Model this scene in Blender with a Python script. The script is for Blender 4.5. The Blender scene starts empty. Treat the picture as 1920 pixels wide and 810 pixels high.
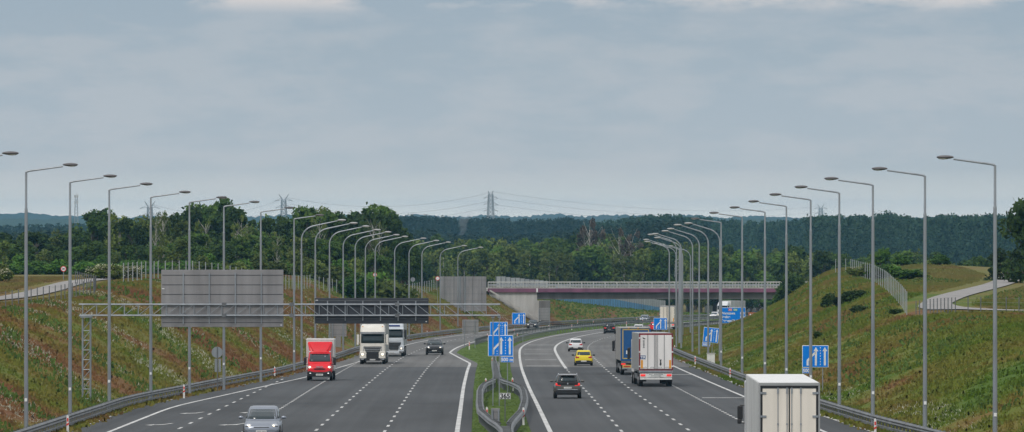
import bpy, math, random
import numpy as np
from mathutils import Vector, Matrix, noise

R = math.radians
random.seed(7)
rng = np.random.default_rng(11)
SC = bpy.context.scene
COL = SC.collection

# ------------------------------------------------------------------ camera
F = 11500.0            # focal length in photo pixels (photo is 1920 wide)
H = 7.7                # camera height over the road plane at the camera
S = 0.01113            # the motorway falls away from the camera at 1.1 %
cd = bpy.data.cameras.new('camera'); cam = bpy.data.objects.new('camera', cd); COL.objects.link(cam)
cam.location = (0, 0, H); cam.rotation_euler = (R(90), 0, 0)
cd.sensor_width = 36; cd.lens = F / 1920 * 36; cd.clip_start = 1; cd.clip_end = 40000
SC.camera = cam

# ------------------------------------------------------------------ world, sun, exposure
SUN_EL, SUN_AZ = 48, 205      # azimuth measured clockwise from +Y
w = bpy.data.worlds.new('World'); SC.world = w; w.use_nodes = True
nt = w.node_tree; N = nt.nodes; Lk = nt.links; N.clear()
sky = N.new('ShaderNodeTexSky'); sky.sky_type = 'NISHITA'; sky.sun_disc = False
sky.sun_elevation = R(SUN_EL); sky.sun_rotation = R(SUN_AZ)
bg1 = N.new('ShaderNodeBackground'); bg1.inputs[1].default_value = 0.08
Lk.new(sky.outputs[0], bg1.inputs[0])
tc = N.new('ShaderNodeTexCoord')
sx = N.new('ShaderNodeSeparateXYZ'); Lk.new(tc.outputs['Generated'], sx.inputs[0])
grad = N.new('ShaderNodeValToRGB')          # overcast: brighter towards the zenith
cr = grad.color_ramp
cr.elements[0].position = 0.0; cr.elements[0].color = (.88, .86, .80, 1)
cr.elements[1].position = 1.0; cr.elements[1].color = (1.15, 1.2, 1.25, 1)
for p_, c_ in ((.0024, (.80, .80, .76, 1)), (.005, (.52, .57, .595, 1)), (.009, (.445, .515, .575, 1)), (.018, (.405, .485, .56, 1)), (.026, (.37, .455, .535, 1)), (.036, (.34, .43, .52, 1)), (.12, (.50, .56, .61, 1)), (.4, (.85, .9, .95, 1))):
    e = cr.elements.new(p_); e.color = c_
Lk.new(sx.outputs['Z'], grad.inputs[0])
mp = N.new('ShaderNodeMapping'); mp.inputs['Scale'].default_value = (16, 16, 34)
Lk.new(tc.outputs['Generated'], mp.inputs[0])
nz = N.new('ShaderNodeTexNoise'); nz.inputs['Scale'].default_value = 1.4; nz.inputs['Detail'].default_value = 5; nz.inputs['Roughness'].default_value = .55
Lk.new(mp.outputs[0], nz.inputs['Vector'])
r2 = N.new('ShaderNodeValToRGB'); r2.color_ramp.elements[0].position = .3; r2.color_ramp.elements[0].color = (.985, .985, .985, 1)
r2.color_ramp.elements[1].position = .72; r2.color_ramp.elements[1].color = (1.02, 1.012, 1.01, 1)
Lk.new(nz.outputs[0], r2.inputs[0])
m1 = N.new('ShaderNodeMixRGB'); m1.blend_type = 'MULTIPLY'; m1.inputs[0].default_value = 1
Lk.new(grad.outputs[0], m1.inputs[1]); Lk.new(r2.outputs[0], m1.inputs[2])
# broken brighter, faintly warm cloud patches
mp2 = N.new('ShaderNodeMapping'); mp2.inputs['Scale'].default_value = (26, 26, 95); mp2.inputs['Location'].default_value = (3.1, 0, .78)
Lk.new(tc.outputs['Generated'], mp2.inputs[0])
nz2 = N.new('ShaderNodeTexNoise'); nz2.inputs['Scale'].default_value = 1.9; nz2.inputs['Detail'].default_value = 7; nz2.inputs['Roughness'].default_value = .6
Lk.new(mp2.outputs[0], nz2.inputs['Vector'])
r3 = N.new('ShaderNodeValToRGB'); r3.color_ramp.elements[0].position = .42; r3.color_ramp.elements[0].color = (0, 0, 0, 1)
r3.color_ramp.elements[1].position = .60; r3.color_ramp.elements[1].color = (1, 1, 1, 1)
Lk.new(nz2.outputs[0], r3.inputs[0])
bandr = N.new('ShaderNodeMapRange'); bandr.inputs[1].default_value = .0330; bandr.inputs[2].default_value = .0352
bandr.inputs[3].default_value = .22; bandr.inputs[4].default_value = 1.0
Lk.new(sx.outputs['Z'], bandr.inputs[0])
mm = N.new('ShaderNodeMath'); mm.operation = 'MULTIPLY'; Lk.new(r3.outputs[0], mm.inputs[0]); Lk.new(bandr.outputs[0], mm.inputs[1])
m2 = N.new('ShaderNodeMixRGB'); m2.inputs[2].default_value = (.66, .64, .65, 1)
Lk.new(mm.outputs[0], m2.inputs[0]); Lk.new(m1.outputs[0], m2.inputs[1])
bg2 = N.new('ShaderNodeBackground'); bg2.inputs[1].default_value = 1.0; Lk.new(m2.outputs[0], bg2.inputs[0])
mx = N.new('ShaderNodeMixShader'); mx.inputs[0].default_value = .92
Lk.new(bg1.outputs[0], mx.inputs[1]); Lk.new(bg2.outputs[0], mx.inputs[2])
wo = N.new('ShaderNodeOutputWorld'); Lk.new(mx.outputs[0], wo.inputs[0])

sd = bpy.data.lights.new('sun', 'SUN'); sd.energy = 1.35; sd.angle = R(11); sd.color = (1, .95, .88)
so = bpy.data.objects.new('sun', sd); COL.objects.link(so)
sdir = Vector((math.sin(R(SUN_AZ)) * math.cos(R(SUN_EL)), math.cos(R(SUN_AZ)) * math.cos(R(SUN_EL)), math.sin(R(SUN_EL))))
so.rotation_euler = sdir.to_track_quat('Z', 'Y').to_euler(); so.location = (0, 0, 60)
vs = SC.view_settings; vs.view_transform = 'Standard'; vs.look = 'None'; vs.gamma = 1; vs.exposure = 0.0; vs.use_curve_mapping = False
SC.render.engine = 'CYCLES'
SC.cycles.volume_bounces = 0; SC.cycles.max_bounces = 4; SC.cycles.diffuse_bounces = 2; SC.cycles.transparent_max_bounces = 6

# ------------------------------------------------------------------ materials
MATS = {}
STREAKY = {'box_white', 'box_cream', 'door_white', 'side_grey', 'tarp_grey', 'tarp_blue', 'sign_back', 'concrete', 'concrete_dark', 'steel', 'barrier_grey', 'fascia_purple'}
def mat(name, col, rough=.6, metal=0, emit=None, estr=0, noise_amt=0, noise_scale=3, spec=None, trans=0):
    if name in MATS: return MATS[name]
    m = bpy.data.materials.new(name); m.use_nodes = True
    n = m.node_tree.nodes; l = m.node_tree.links; b = n['Principled BSDF']
    b.inputs['Base Color'].default_value = (*col, 1); b.inputs['Roughness'].default_value = rough; b.inputs['Metallic'].default_value = metal
    if spec is not None: b.inputs['Specular IOR Level'].default_value = spec
    if emit: b.inputs['Emission Color'].default_value = (*emit, 1); b.inputs['Emission Strength'].default_value = estr
    # every surface gets some procedural wear
    t = n.new('ShaderNodeTexCoord'); q = n.new('ShaderNodeTexNoise'); q.inputs['Scale'].default_value = noise_scale; q.inputs['Detail'].default_value = 5
    if name in STREAKY:
        k_ = n.new('ShaderNodeMapping'); k_.inputs['Scale'].default_value = (1.6, 1.6, .22); l.new(t.outputs['Object'], k_.inputs['Vector']); l.new(k_.outputs[0], q.inputs['Vector'])
    else: l.new(t.outputs['Object'], q.inputs['Vector'])
    a = noise_amt or .12
    x = n.new('ShaderNodeValToRGB'); x.color_ramp.elements[0].position = .3; x.color_ramp.elements[1].position = .7
    x.color_ramp.elements[0].color = (*[c * (1 - a) for c in col], 1); x.color_ramp.elements[1].color = (*[min(1, c * (1 + a * .6)) for c in col], 1)
    l.new(q.outputs[0], x.inputs[0]); l.new(x.outputs[0], b.inputs['Base Color'])
    MATS[name] = m; return m

mat('steel', (.31, .34, .37), .45, .35, noise_amt=.25, noise_scale=1.3)
mat('steel_dark', (.16, .17, .18), .6, .2, noise_amt=.3, noise_scale=2)
mat('rail_steel', (.17, .18, .185), .55, .3, noise_amt=.35, noise_scale=.8)
mat('sign_back', (.27, .265, .27), .65, .0, noise_amt=.22, noise_scale=.9)
mat('sign_back_dark', (.042, .048, .06), .6, 0, noise_amt=.1)
mat('sign_blue', (.002, .225, .82), .5, spec=.2)
mat('sign_white', (.82, .83, .84), .4)
mat('sign_red', (.62, .03, .03), .4)
mat('sign_green', (.01, .30, .12), .4)
mat('sign_brown', (.42, .13, .05), .5)
mat('ink', (.02, .02, .025), .5)
mat('plastic_white', (.80, .80, .78), .5)
mat('plastic_red', (.70, .06, .04), .5)
mat('plastic_orange', (.85, .30, .04), .5)
mat('black', (.018, .018, .02), .5)
mat('rubber', (.018, .018, .02), .8)
mat('rim', (.35, .36, .38), .35, .7)
mat('glass', (.02, .035, .04), .08, 0, spec=.7)
mat('chrome', (.7, .72, .75), .2, .9)
mat('lamp_lens', (.7, .72, .7), .15)
mat('headlight_on', (1, .92, .75), .3, emit=(1, .85, .6), estr=1.6)
mat('taillight', (.55, .02, .02), .3)
mat('taillight_on', (.8, .03, .03), .3, emit=(1, .05, .04), estr=.5)
mat('plate_white', (.75, .76, .74), .5)
mat('plate_smudge', (.22, .22, .22), .6)
mat('amber', (.85, .36, .02), .4)
mat('concrete', (.50, .49, .47), .85, noise_amt=.25, noise_scale=.6)
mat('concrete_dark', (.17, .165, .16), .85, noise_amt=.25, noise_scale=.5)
mat('fascia_purple', (.20, .075, .135), .7, noise_amt=.3, noise_scale=.35)
mat('barrier_grey', (.42, .45, .45), .8, noise_amt=.2, noise_scale=.25)
mat('barrier_blue', (.11, .33, .55), .75, noise_amt=.25, noise_scale=.25)
mat('paint_line', (.62, .62, .60), .7, noise_amt=.5, noise_scale=1.1)
mat('gravel', (.30, .285, .27), .9, noise_amt=.3, noise_scale=.5)
mat('bark', (.10, .085, .07), .9, noise_amt=.4, noise_scale=2)
mat('birch_bark', (.52, .50, .46), .8, noise_amt=.6, noise_scale=2.5)
mat('lamp_head_dark', (.13, .125, .13), .5)
mat('lamp_head_light', (.42, .42, .42), .45)
mat('fence_steel', (.36, .39, .40), .6, .2)
mat('skin', (.5, .3, .22), .6); mat('shirt', (.3, .32, .36), .8)

def nodes_of(name):
    m = bpy.data.materials.new(name); m.use_nodes = True
    MATS[name] = m
    return m, m.node_tree.nodes, m.node_tree.links, m.node_tree.nodes['Principled BSDF']
def ramp(n, stops):
    r = n.new('ShaderNodeValToRGB'); e = r.color_ramp.elements
    e[0].position, e[0].color = stops[0][0], (*stops[0][1], 1); e[1].position, e[1].color = stops[-1][0], (*stops[-1][1], 1)
    for p, c in stops[1:-1]:
        q = e.new(p); q.color = (*c, 1)
    return r
def nodenoise(n, l, vec, scale, detail=4, rough=.55, dist=0):
    q = n.new('ShaderNodeTexNoise'); q.inputs['Scale'].default_value = scale; q.inputs['Detail'].default_value = detail
    q.inputs['Roughness'].default_value = rough; q.inputs['Distortion'].default_value = dist; l.new(vec, q.inputs['Vector']); return q
def nmap(n, l, vec, scale, rot=(0, 0, 0)):
    q = n.new('ShaderNodeMapping'); q.inputs['Scale'].default_value = scale; q.inputs['Rotation'].default_value = rot; l.new(vec, q.inputs['Vector']); return q
def nmix(n, l, fac, a, b, mode='MIX'):
    q = n.new('ShaderNodeMixRGB'); q.blend_type = mode
    for s, v in ((0, fac), (1, a), (2, b)):
        if isinstance(v, (int, float)): q.inputs[s].default_value = v
        elif isinstance(v, tuple): q.inputs[s].default_value = (*v, 1)
        else: l.new(v, q.inputs[s])
    return q.outputs[0]

# asphalt: darker new surface near, lighter old concrete beyond the joint; UV = (offset, distance) in metres
m, n, l, b = nodes_of('asphalt')
uv = n.new('ShaderNodeUVMap'); 
sep = n.new('ShaderNodeSeparateXYZ'); l.new(uv.outputs[0], sep.inputs[0])
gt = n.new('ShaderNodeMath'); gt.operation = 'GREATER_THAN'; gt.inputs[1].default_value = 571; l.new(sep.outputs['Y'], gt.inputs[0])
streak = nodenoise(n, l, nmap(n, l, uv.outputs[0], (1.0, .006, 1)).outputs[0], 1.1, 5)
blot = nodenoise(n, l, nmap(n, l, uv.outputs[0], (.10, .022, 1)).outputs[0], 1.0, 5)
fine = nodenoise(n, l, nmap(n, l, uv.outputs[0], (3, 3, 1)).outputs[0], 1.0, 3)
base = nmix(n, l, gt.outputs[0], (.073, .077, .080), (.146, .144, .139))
c1 = nmix(n, l, 1, base, ramp(n, [(.3, (.80, .80, .80)), (.7, (1.15, 1.15, 1.15))]).outputs[0], 'MULTIPLY')
rr = [x for x in n if x.type == 'VALTORGB'][-1]; l.new(streak.outputs[0], rr.inputs[0])
r5 = ramp(n, [(.32, (.76, .76, .76)), (.66, (1.14, 1.14, 1.14))]); l.new(blot.outputs[0], r5.inputs[0])
c2 = nmix(n, l, 1, c1, r5.outputs[0], 'MULTIPLY')
r6 = ramp(n, [(.2, (.9, .9, .9)), (.8, (1.1, 1.1, 1.1))]); l.new(fine.outputs[0], r6.inputs[0])
c3 = nmix(n, l, 1, c2, r6.outputs[0], 'MULTIPLY')
# periodic wheel-track wear, 3.7 m lanes
wv = n.new('ShaderNodeMath'); wv.operation = 'MULTIPLY'; wv.inputs[1].default_value = 2 * math.pi / 1.85; l.new(sep.outputs['X'], wv.inputs[0])
ws = n.new('ShaderNodeMath'); ws.operation = 'SINE'; l.new(wv.outputs[0], ws.inputs[0])
r7 = ramp(n, [(0, (.96, .96, .96)), (1, (1.03, 1.03, 1.03))]); l.new(ws.outputs[0], r7.inputs[0])
l.new(nmix(n, l, 1, c3, r7.outputs[0], 'MULTIPLY'), b.inputs['Base Color']); b.inputs['Roughness'].default_value = .82; b.inputs['Specular IOR Level'].default_value = .25

# ground cover, shared by the soil sheet and the tufts: UV = (offset, distance) in metres
def ground_mat(name, bright, median=False):
    m, n, l, b = nodes_of(name)
    uv = n.new('ShaderNodeUVMap')
    big = nodenoise(n, l, nmap(n, l, uv.outputs[0], (.075, .028, 1), (0, 0, .35)).outputs[0], 1.0, 6, .62, .6)
    med = nodenoise(n, l, nmap(n, l, uv.outputs[0], (.30, .11, 1), (0, 0, -.3)).outputs[0], 1.0, 5, .6, .4)
    fin = nodenoise(n, l, nmap(n, l, uv.outputs[0], (1.9, .8, 1)).outputs[0], 1.0, 4)
    add = n.new('ShaderNodeMath'); add.operation = 'MULTIPLY_ADD'; l.new(med.outputs[0], add.inputs[0]); add.inputs[1].default_value = .24
    l.new(big.outputs[0], add.inputs[2])
    sb = n.new('ShaderNodeMath'); sb.operation = 'SUBTRACT'; l.new(add.outputs[0], sb.inputs[0]); sb.inputs[1].default_value = .12
    # left bank is redder than the right
    sepx = n.new('ShaderNodeSeparateXYZ'); l.new(uv.outputs[0], sepx.inputs[0])
    mr = n.new('ShaderNodeMapRange'); l.new(sepx.outputs['X'], mr.inputs[0]); mr.inputs[1].default_value = -10; mr.inputs[2].default_value = 10
    mr.inputs[3].default_value = -.022; mr.inputs[4].default_value = .080
    ad2 = n.new('ShaderNodeMath'); l.new(sb.outputs[0], ad2.inputs[0]); l.new(mr.outputs[0], ad2.inputs[1])
    k = bright
    r = ramp(n, [(.30, (.160 * k, .070 * k, .036 * k)), (.43, (.150 * k, .085 * k, .034 * k)), (.50, (.138 * k, .115 * k, .028 * k)),
                 (.58, (.110 * k, .126 * k, .022 * k)), (.72, (.062 * k, .110 * k, .013 * k))])
    l.new(ad2.outputs[0], r.inputs[0])
    # straw-coloured meadow on the flat land beyond the crests
    axx = n.new('ShaderNodeMath'); axx.operation = 'ABSOLUTE'; l.new(sepx.outputs['X'], axx.inputs[0])
    mst = n.new('ShaderNodeMapRange'); l.new(axx.outputs[0], mst.inputs[0]); mst.inputs[1].default_value = 38; mst.inputs[2].default_value = 48
    mst.inputs[3].default_value = 0; mst.inputs[4].default_value = .62
    r_c = nmix(n, l, mst.outputs[0], r.outputs[0], (.150 * k, .132 * k, .048 * k))
    # mown green in the median and on the narrow verges
    r8 = ramp(n, [(.3, (.062 * k, .105 * k, .022 * k)), (.7, (.105 * k, .155 * k, .035 * k))]); l.new(med.outputs[0], r8.inputs[0])
    ab = n.new('ShaderNodeMath'); ab.operation = 'ADD'; ab.inputs[1].default_value = 3.0; l.new(sepx.outputs['X'], ab.inputs[0])
    ab2 = n.new('ShaderNodeMath'); ab2.operation = 'ABSOLUTE'; l.new(ab.outputs[0], ab2.inputs[0])
    lt = n.new('ShaderNodeMath'); lt.operation = 'LESS_THAN'; lt.inputs[1].default_value = 9; l.new(ab2.outputs[0], lt.inputs[0])
    c = nmix(n, l, lt.outputs[0], r_c, r8.outputs[0])
    rf = ramp(n, [(.25, (.87, .87, .87)), (.75, (1.13, 1.13, 1.13))]); l.new(fin.outputs[0], rf.inputs[0])
    c = nmix(n, l, 1, c, rf.outputs[0], 'MULTIPLY')
    l.new(c, b.inputs['Base Color']); b.inputs['Roughness'].default_value = .95; b.inputs['Specular IOR Level'].default_value = .1
    if name == 'tuft':      # blades share the turf's overall facing, as a dense sward does
        gn = n.new('ShaderNodeNewGeometry'); va = n.new('ShaderNodeVectorMath'); va.operation = 'MULTIPLY_ADD'
        l.new(gn.outputs['Normal'], va.inputs[0]); va.inputs[1].default_value = (.35, .35, .35); va.inputs[2].default_value = (0, 0, .8)
        vn = n.new('ShaderNodeVectorMath'); vn.operation = 'NORMALIZE'; l.new(va.outputs[0], vn.inputs[0]); l.new(vn.outputs[0], b.inputs['Normal'])
ground_mat('ground', 1.12)
ground_mat('tuft', 1.30)

def leaf_mat(name, lo, hi, var=.35, warm=(.12, .11, .03)):
    m, n, l, b = nodes_of(name)
    t = n.new('ShaderNodeTexCoord'); oi = n.new('ShaderNodeObjectInfo')
    q = nodenoise(n, l, t.outputs['Object'], .55, 4)
    r = ramp(n, [(.32, lo), (.68, hi)]); l.new(q.outputs[0], r.inputs[0])
    v = ramp(n, [(0, (1 - var,) * 3), (.5, (1, 1, 1)), (1, (1 + var, 1 + var, 1 + var * .8))]); l.new(oi.outputs['Random'], v.inputs[0])
    c = nmix(n, l, 1, r.outputs[0], v.outputs[0], 'MULTIPLY')
    l.new(c, b.inputs['Base Color']); b.inputs['Roughness'].default_value = .7; b.inputs['Specular IOR Level'].default_value = .15
    gn = n.new('ShaderNodeNewGeometry'); va = n.new('ShaderNodeVectorMath'); va.operation = 'MULTIPLY_ADD'
    l.new(gn.outputs['Normal'], va.inputs[0]); va.inputs[1].default_value = (.6, .6, .6); va.inputs[2].default_value = (0, 0, .35)
    vn = n.new('ShaderNodeVectorMath'); vn.operation = 'NORMALIZE'; l.new(va.outputs[0], vn.inputs[0]); l.new(vn.outputs[0], b.inputs['Normal'])
leaf_mat('leaf_dark', (.020, .046, .008), (.050, .090, .015))
leaf_mat('leaf_mid', (.032, .078, .010), (.084, .138, .020))
leaf_mat('leaf_fresh', (.034, .100, .008), (.085, .165, .020))
leaf_mat('leaf_olive', (.054, .088, .014), (.124, .156, .032))
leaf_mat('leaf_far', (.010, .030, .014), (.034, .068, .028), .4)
leaf_mat('twig', (.055, .045, .035), (.11, .085, .065))

# ------------------------------------------------------------------ mesh helpers: shapes are (verts, faces)
def box(cx, cy, cz, sx, sy, sz):
    x, y, z = sx / 2, sy / 2, sz / 2
    V = [(cx + i * x, cy + j * y, cz + k * z) for i in (-1, 1) for j in (-1, 1) for k in (-1, 1)]
    return V, [(0, 1, 3, 2), (4, 6, 7, 5), (0, 4, 5, 1), (2, 3, 7, 6), (0, 2, 6, 4), (1, 5, 7, 3)]
def loft(rings, cap=True, closed=True):
    V = [tuple(p) for r in rings for p in r]; k = len(rings[0]); Fc = []
    for i in range(len(rings) - 1):
        for j in range(k if closed else k - 1):
            a = i * k + j; b_ = i * k + (j + 1) % k
            Fc.append((a, b_, b_ + k, a + k))
    if cap and closed:
        Fc.append(tuple(reversed(range(k)))); Fc.append(tuple(range((len(rings) - 1) * k, len(rings) * k)))
    return V, Fc
def tube(pts, rad, n=8):
    pts = [Vector(p) for p in pts]; rr = rad if isinstance(rad, (list, tuple)) else [rad] * len(pts)
    rings = []
    for i, p in enumerate(pts):
        d = (pts[min(i + 1, len(pts) - 1)] - pts[max(i - 1, 0)]).normalized()
        u = d.orthogonal().normalized() if abs(d.z) < .9 else (Vector((1, 0, 0)) - d * d.x).normalized()
        if abs(d.z) < .9: u = d.cross(Vector((0, 0, 1))).normalized()
        v = d.cross(u)
        rings.append([p + (u * math.cos(2 * math.pi * k / n) + v * math.sin(2 * math.pi * k / n)) * rr[i] for k in range(n)])
    return loft(rings)
def poly(pts, axis, t0, t1):
    """extrude a 2D polygon. axis 'y': pts are (x,z); 'x': pts are (y,z); 'z': pts are (x,y)"""
    f = {'y': lambda a, b_, t: (a, t, b_), 'x': lambda a, b_, t: (t, a, b_), 'z': lambda a, b_, t: (a, b_, t)}[axis]
    return loft([[f(a, b_, t0) for a, b_ in pts], [f(a, b_, t1) for a, b_ in pts]])
def ball(cx, cy, cz, rx, ry, rz, n=10, m_=6):
    rings = []
    for i in range(m_ + 1):
        a = -math.pi / 2 + math.pi * i / m_; c, s = max(math.cos(a), .02), math.sin(a)
        rings.append([(cx + rx * c * math.cos(2 * math.pi * k / n), cy + ry * c * math.sin(2 * math.pi * k / n), cz + rz * s) for k in range(n)])
    return loft(rings)
def disc(cx, cy, cz, r, axis='x', t=.1, n=18):
    if axis == 'x': return poly([(cy + r * math.cos(2 * math.pi * k / n), cz + r * math.sin(2 * math.pi * k / n)) for k in range(n)], 'x', cx - t / 2, cx + t / 2)
    return poly([(cx + r * math.cos(2 * math.pi * k / n), cz + r * math.sin(2 * math.pi * k / n)) for k in range(n)], 'y', cy - t / 2, cy + t / 2)
def join(shapes):
    V, Fc = [], []
    for v, f in shapes:
        o = len(V); V += list(v); Fc += [tuple(i + o for i in q) for q in f]
    return V, Fc
def P(name, material, parent, *shapes, bevel=0, smooth=False, seg=2):
    V, Fc = join(shapes)
    me = bpy.data.meshes.new(name); me.from_pydata([tuple(v) for v in V], [], Fc); me.materials.append(MATS[material])
    bm_fix(me)
    if smooth:
        me.polygons.foreach_set('use_smooth', [True] * len(me.polygons))
    o = bpy.data.objects.new(name, me); COL.objects.link(o)
    if parent is not None: o.parent = parent
    if bevel:
        md = o.modifiers.new('bevel', 'BEVEL'); md.width = bevel; md.segments = seg; md.limit_method = 'ANGLE'; md.angle_limit = R(35); md.harden_normals = False
    if smooth:
        try: me.set_sharp_from_angle(angle=R(38))
        except Exception: pass
    return o
import bmesh
def bm_fix(me):
    b_ = bmesh.new(); b_.from_mesh(me); bmesh.ops.recalc_face_normals(b_, faces=b_.faces); b_.to_mesh(me); b_.free()
def tag(o, label, cat, group=None, kind=None):
    if label: o['label'] = label
    if cat: o['category'] = cat
    if group: o['group'] = group
    if kind: o['kind'] = kind
    return o
def thing(name, label, cat, loc=(0, 0, 0), rot=(0, 0, 0), group=None):
    o = bpy.data.objects.new(name, None); COL.objects.link(o); o.location = loc; o.rotation_euler = rot
    return tag(o, label, cat, group)
def dup(o, parent=None):
    c = o.copy(); COL.objects.link(c)
    if parent is not None: c.parent = parent
    for ch in o.children: dup(ch, c)
    return c
def npmesh(name, V, Fq, material, uv=None, parent=None):
    """V (n,3) float, Fq (m,k) int with k 3 or 4, uv per vertex (n,2)"""
    me = bpy.data.meshes.new(name); nf, k = Fq.shape
    me.vertices.add(len(V)); me.vertices.foreach_set('co', np.ascontiguousarray(V, dtype=np.float32).ravel())
    me.loops.add(nf * k); me.loops.foreach_set('vertex_index', Fq.astype(np.int32).ravel())
    me.polygons.add(nf); me.polygons.foreach_set('loop_start', np.arange(0, nf * k, k, dtype=np.int32)); me.polygons.foreach_set('loop_total', np.full(nf, k, dtype=np.int32))
    me.update(calc_edges=True)
    if uv is not None:
        u = me.uv_layers.new(name='UVMap'); u.data.foreach_set('uv', uv[Fq.ravel()].astype(np.float32).ravel())
    me.materials.append(MATS[material])
    o = bpy.data.objects.new(name, me); COL.objects.link(o)
    if parent is not None: o.parent = parent
    return o
def text(body, size, material, parent, loc, name='lettering', rot=(R(90), 0, 0), align='LEFT', ext=.004, xs=1.0):
    c = bpy.data.curves.new('t', 'FONT'); c.body = body; c.size = size; c.align_x = align; c.extrude = ext; c.offset = size * .032
    t = bpy.data.objects.new('t', c); COL.objects.link(t)
    dg = bpy.context.evaluated_depsgraph_get(); dg.update()
    me = bpy.data.meshes.new_from_object(t.evaluated_get(dg)); bpy.data.objects.remove(t); bpy.data.curves.remove(c)
    me.materials.clear(); me.materials.append(MATS[material])
    o = bpy.data.objects.new(name, me); COL.objects.link(o); o.parent = parent; o.location = loc; o.rotation_euler = rot; o.scale = (xs, 1, 1)
    return o
ORD = ['nearest', 'second', 'third', 'fourth', 'fifth', 'sixth', 'seventh', 'eighth', 'ninth', 'tenth', 'eleventh', 'twelfth', 'thirteenth', 'fourteenth', 'fifteenth', 'sixteenth', 'seventeenth', 'eighteenth', 'nineteenth', 'twentieth']

# ------------------------------------------------------------------ road geometry
def smooth_table(tab, win):
    d = np.arange(0, 15001.0); v = np.interp(d, [a for a, _ in tab], [b_ for _, b_ in tab])
    k = np.ones(win) / win; vp = np.pad(v, win, mode='edge'); return np.convolve(vp, k, 'same')[win:-win]
_x = smooth_table([(0, 4.0), (200, 2.7), (323, 1.97), (373, 1.72), (457, 1.25), (555, .88), (628, .8), (700, .85), (15000, .85)], 60)
_d = np.arange(0, 15001.0)
_c = np.where(_d < 1650, 1.18e-4 * np.maximum(_d - 700, 0) ** 2, 1.18e-4 * 950 ** 2 + 2 * 1.18e-4 * 950 * (np.minimum(_d, 2200) - 1650))
_XE = _x + smooth_table(list(zip(_d[::20], _c[::20])), 60)
def XE(d): return np.interp(d, _d, _XE)
_EL = smooth_table([(0, -23), (385, -23), (422, -21.5), (453, -20.3), (507, -18.1), (608, -16), (763, -15), (935, -14.6), (15000, -14.6)], 30)
def EL(d): return np.interp(d, _d, _EL)
def ERl(d): return np.interp(d, [0, 560, 597, 690, 720, 876, 2000], [-4.8, -4.9, -4.9, -7.85, -7.85, -7.5, -7.5])
_ER = smooth_table([(0, 14.3), (323, 14.3), (418, 14.45), (586, 14.35), (700, 13.4), (850, 11.0), (1000, 9.8), (1100, 9.4), (15000, 9.4)], 40)
def ER(d): return np.interp(d, _d, _ER)
_RR = smooth_table([(0, 20.5), (273, 18.6), (300, 17.9), (325, 17.3), (366, 16.9), (420, 16.7), (700, 16.9), (850, 14.0), (1000, 12.6), (1100, 12.0), (15000, 12.0)], 20)
def RR(d): return np.interp(d, _d, _RR)      # right guardrail offset
def RL(d): return EL(d) - 2.6                # left guardrail offset
_PL = smooth_table([(0, -7.2), (450, -7.2), (600, -6.5), (750, -7.2), (850, -8.1), (1000, -10.8), (1120, -13.4), (1180, -14), (1260, -17.5), (1350, -20.5), (1450, -23.2), (1700, -26.5), (2600, -25), (3500, -20), (5000, -17), (9000, -10), (15000, -5)], 50)
_PR = smooth_table([(0, -7.8), (520, -7.8), (700, -7.5), (900, -7.9), (1000, -9.5), (1120, -13), (1200, -17), (1450, -23.2), (1700, -26.5), (2600, -25), (3500, -20), (5000, -17), (9000, -10), (15000, -5)], 50)
def road_z(d): return -S * np.minimum(d, 1700.0)
def smin(a, b_, k):
    h = np.clip(.5 + .5 * (b_ - a) / k, 0, 1); return b_ + (a - b_) * h - k * h * (1 - h)
def ground_z(x, d):
    x = np.asarray(x, float); d = np.asarray(d, float)
    off = x - XE(d); rz = road_z(d)
    # left bank
    dl = np.maximum(-(off - (RL(d) - 1.6)), 0); sl = np.interp(d, [300, 400, 520, 700, 1000], [.40, .43, .55, .60, .62])
    sl0 = np.minimum(np.maximum(dl - 1.0, 0) * sl, dl * sl)
    pl = np.interp(d, _d, _PL) + H - rz
    up_l = smin(sl0, np.maximum(pl, 0), 1.6)
    # right bank
    tr = np.interp(d, [0, 273, 325, 700, 2000], [22.5, 21.5, 20.2, 19.4, 19.4])
    dr = np.maximum(off - tr, 0)
    near = dr * .42; far = np.interp(dr, [0, 3, 10, 15, 22, 60], [0, .5, 2.9, 5.4, 10.2, 36])
    t = np.clip((d - 520) / 260, 0, 1); sr = near * (1 - t) + far * t
    pr = np.interp(d, _d, _PR) + H - rz
    bump = .9 * np.exp(-((x - 60) / 13) ** 2 - ((d - 860) / 90) ** 2)
    up_r = smin(sr, np.maximum(pr + bump, 0), 1.6)
    up = np.where(dl > 0, np.maximum(up_l, 0), np.where(dr > 0, np.maximum(up_r, 0), 0))
    return rz - .03 + up
def gz(x, d): return float(ground_z(x, d))
def ppm(d): return F / d
def xpix(px, d): return (px - 960) * d / F        # real X of a thing at distance d seen at column px
def slope_ang(d): return -math.atan(float((XE(d + 5) - XE(d - 5)) / 10))   # z rotation of the road direction

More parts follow.
